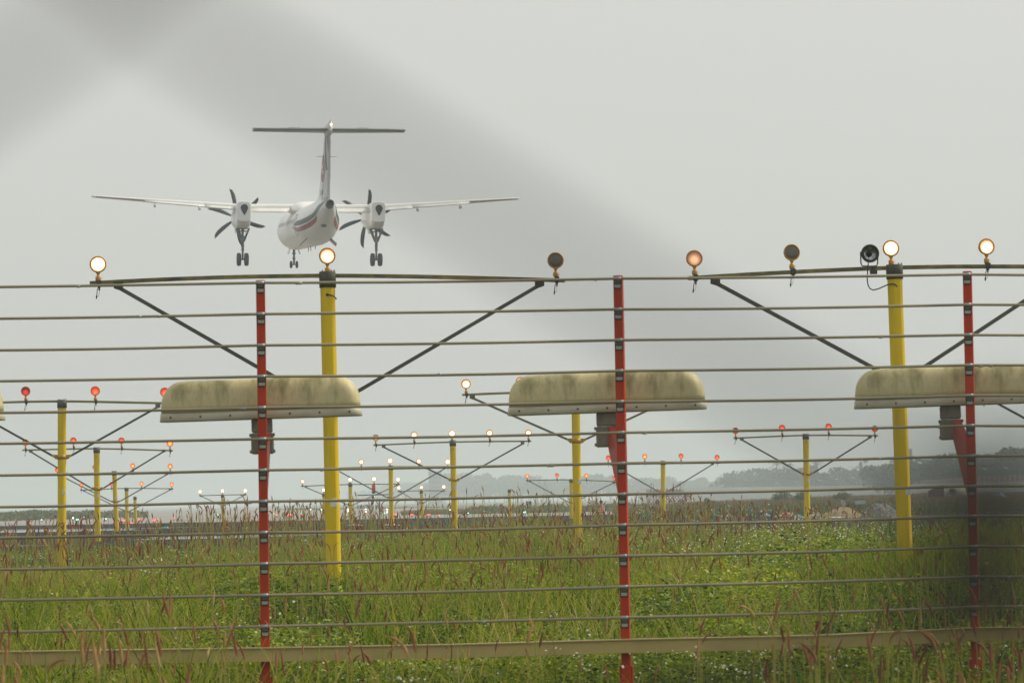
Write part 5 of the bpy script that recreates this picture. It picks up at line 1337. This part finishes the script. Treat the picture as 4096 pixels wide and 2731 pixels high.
for i, (u, vt, D, l) in enumerate(((3105, 1846, 1000, 'hazy palm tree, left one of the pair before the tall round trees'), (3150, 1850, 1006, 'hazy palm tree between the other palm and the dim red lamp mast'), (3262, 1848, 1000, 'hazy palm tree with drooping fronds just right of the dim red lamp mast'), (3420, 1868, 1000, 'shorter hazy palm tree left of the minaret'))):
    H = wh_(u, vt, D)*.93; t = palm(H, i+3); t.location = gp_(u, D-12); tag(t, l, 'palm tree', 'hazy palm trees')
# leafless trees
def bare_tree(H, seed):
    t = bpy.data.objects.new('bare_tree', None); COL.objects.link(t); q = MB(); r_ = random.Random(seed)
    def br_(p, d_, L_, rad, dep):
        e = p+d_*L_; m_ = p.lerp(e, .5)+Vector((r_.uniform(-1, 1), 0, r_.uniform(-.3, .3)))*L_*.06
        q.tube([p, m_, e], [rad, rad*.8, rad*.6], 5)
        if dep:
            for k in range(3):
                nd = (d_+Vector((r_.uniform(-.8, .8), r_.uniform(-.6, .6), r_.uniform(-.1, .5)))).normalized(); br_(p.lerp(e, r_.uniform(.55, 1)), nd, L_*r_.uniform(.6, .8), rad*.55, dep-1)
    br_(Vector((0, 0, -.3)), Vector((0, 0, 1)), H*.33, H*.022, 4); q.build('branches', 'bark', t); return t
for i, (u, vt, D, l) in enumerate(((2185, 1893, 1180, 'leafless tree in the haze above the near red lamps of the middle mast'), (2718, 1884, 1080, 'leafless tree in the haze above the chequered bus'))):
    t = bare_tree(wh_(u, vt, D), 3+i); t.location = gp_(u, D); tag(t, l, 'bare tree', 'bare trees in the haze')
# shrubs on the mound
SHR = [(3140, 3166, 235, .98), (3188, 1966, 238, .9), (3220, 1976, 240, .7), (3385, 1964, 250, .8), (3120, 1974, 233, .7), (3350, 1974, 247, .5), (2832, 1990, 240, .4)]
SL = ['large dark green shrub left of the dim red lamp mast', 'green shrub right behind the dim red lamp mast pole', 'smaller green shrub right of the dim red lamp mast pole', 'rounded green shrub above the notice boards', 'small green shrub at the left end of the shrub row', 'tiny green shrub left of the rounded one above the boards', 'small weedy shrub behind the chequered bus end']
for i, (u, vt, D, w) in enumerate(SHR):
    p = onground(u, D); H = max(.6, P(u, min(vt, 1990), D).z-p.z) if vt < 2600 and vt > 1900 else .9
    if i == 0: H = P(u, 1962, D).z-p.z
    s_ = thing('shrub', p, SL[i], 'shrub', 'shrubs on the mound')
    v, f, ti = crown(300+i, [(random.uniform(-.5, .5)*w, random.uniform(-.4, .4)*w, H*random.uniform(.3, .72), w*.42, w*.4, H*.28) for _ in range(8)], 500, .075)
    npmesh('foliage', v, f, 'scrub_leaf', ti).parent = s_
    st = MB()
    for k in range(4): MB().tube([(0, 0, -.1), (random.uniform(-.3, .3)*w, random.uniform(-.2, .2)*w, H*.6)], [.02, .008], 5).build('stem', 'bark', s_)
# low scrub strip beyond the runway at left and the faint scrub in the middle
bl_ = []
for k in range(150):
    D = rt_.uniform(285, 430); u = rt_.uniform(-500, 560-(D-285)*.0); vt = np.interp(u, [-400, 20, 70, 130, 160, 210, 290, 340, 520, 600], [2036, 2046, 2043, 2034, 2040, 2034, 2048, 2036, 2040, 2052])+rt_.uniform(0, 14)
    p = gp_(u, D); H = max(.5, wh_(u, vt, D)); bl_.append((p.x, p.y, H*.5, 1.3, .9, H*.52))
for k in range(46):
    u = rt_.uniform(1150, 1900); D = rt_.uniform(560, 640); H = wh_(u, np.interp(u, [1150, 1440, 1470, 1500, 1900], [2031, 2030, 2012, 2028, 2026]), D)*rt_.uniform(.75, 1); p = gp_(u, D); bl_.append((p.x, p.y, H*.5, 2.0, 1.0, H*.5))
for k in range(60):
    u = rt_.uniform(1880, 2700); D = rt_.uniform(262, 300); H = rt_.uniform(.35, .75); p = gp_(u, D); bl_.append((p.x, p.y, H*.45, .9, .6, H*.5))
for k in range(70):
    u = rt_.uniform(2480, 3700); D = rt_.uniform(168, 182); p = onground(u, D); H = rt_.uniform(.25, .5); bl_.append((p.x, p.y, p.z+H*.4, .5, .4, H*.5))
v, f, ti = crown(77, bl_, 30000, .13); tag(npmesh('scrub', v, f, 'scrub_leaf', ti), 'low scrub along the edges of the runway', 'scrub', kind='stuff')

# ------------------------------------------------------------------ air, sky and light
SUN_EL, SUN_AZ = R(42), R(72)                # azimuth measured from the view direction towards the right
hz = MB().box((0, 2400, 15.5), (7000, 5600, 35))
mt, nt = nodes('haze_air')
pv = N(nt, 'ShaderNodeVolumePrincipled'); pv.inputs['Color'].default_value = (.75, .855, .92, 1); pv.inputs['Density'].default_value = .0007; pv.inputs['Anisotropy'].default_value = .1
o = N(nt, 'ShaderNodeOutputMaterial'); nt.links.new(pv.outputs[0], o.inputs['Volume'])
mt.volume_intersection_method if hasattr(mt, 'volume_intersection_method') else None
h_ = hz.build('haze', 'haze_air'); tag(h_, None, None, kind='stuff')
wd = bpy.data.worlds.new('World'); SC.world = wd; wd.use_nodes = True; nt = wd.node_tree; nt.nodes.clear()
sk = N(nt, 'ShaderNodeTexSky', sky_type='NISHITA'); sk.sun_disc = False; sk.sun_elevation = SUN_EL; sk.sun_rotation = SUN_AZ; sk.dust_density = 6.0; sk.air_density = 1.0; sk.ozone_density = 1.0
hs = N(nt, 'ShaderNodeHueSaturation'); hs.inputs['Saturation'].default_value = .10
nt.links.new(sk.outputs[0], hs.inputs['Color'])
fl = mix(nt, .72, hs.outputs[0], (7.0, 7.0, 6.55))
bg = N(nt, 'ShaderNodeBackground'); bg.inputs['Strength'].default_value = .064; nt.links.new(fl, bg.inputs[0])
o = N(nt, 'ShaderNodeOutputWorld'); nt.links.new(bg.outputs[0], o.inputs[0])
sn = bpy.data.lights.new('sun', 'SUN'); sn.energy = 1.6; sn.angle = R(11); sn.color = (1, .89, .68)
so = bpy.data.objects.new('sun', sn); COL.objects.link(so)
d_ = Vector((math.sin(SUN_AZ)*math.cos(SUN_EL), math.cos(SUN_AZ)*math.cos(SUN_EL), math.sin(SUN_EL)))
so.rotation_euler = d_.to_track_quat('Z', 'Y').to_euler()
vs_ = SC.view_settings; vs_.view_transform = 'Standard'; vs_.look = 'None'; vs_.exposure = 0.86; vs_.gamma = 1.0; vs_.use_curve_mapping = False
cy = SC.cycles; cy.use_denoising = True; cy.max_bounces = 8; cy.diffuse_bounces = 3; cy.glossy_bounces = 3; cy.transmission_bounces = 4; cy.volume_bounces = 2; cy.transparent_max_bounces = 6
cy.sample_clamp_indirect = 6.0; cy.caustics_reflective = False; cy.caustics_refractive = False
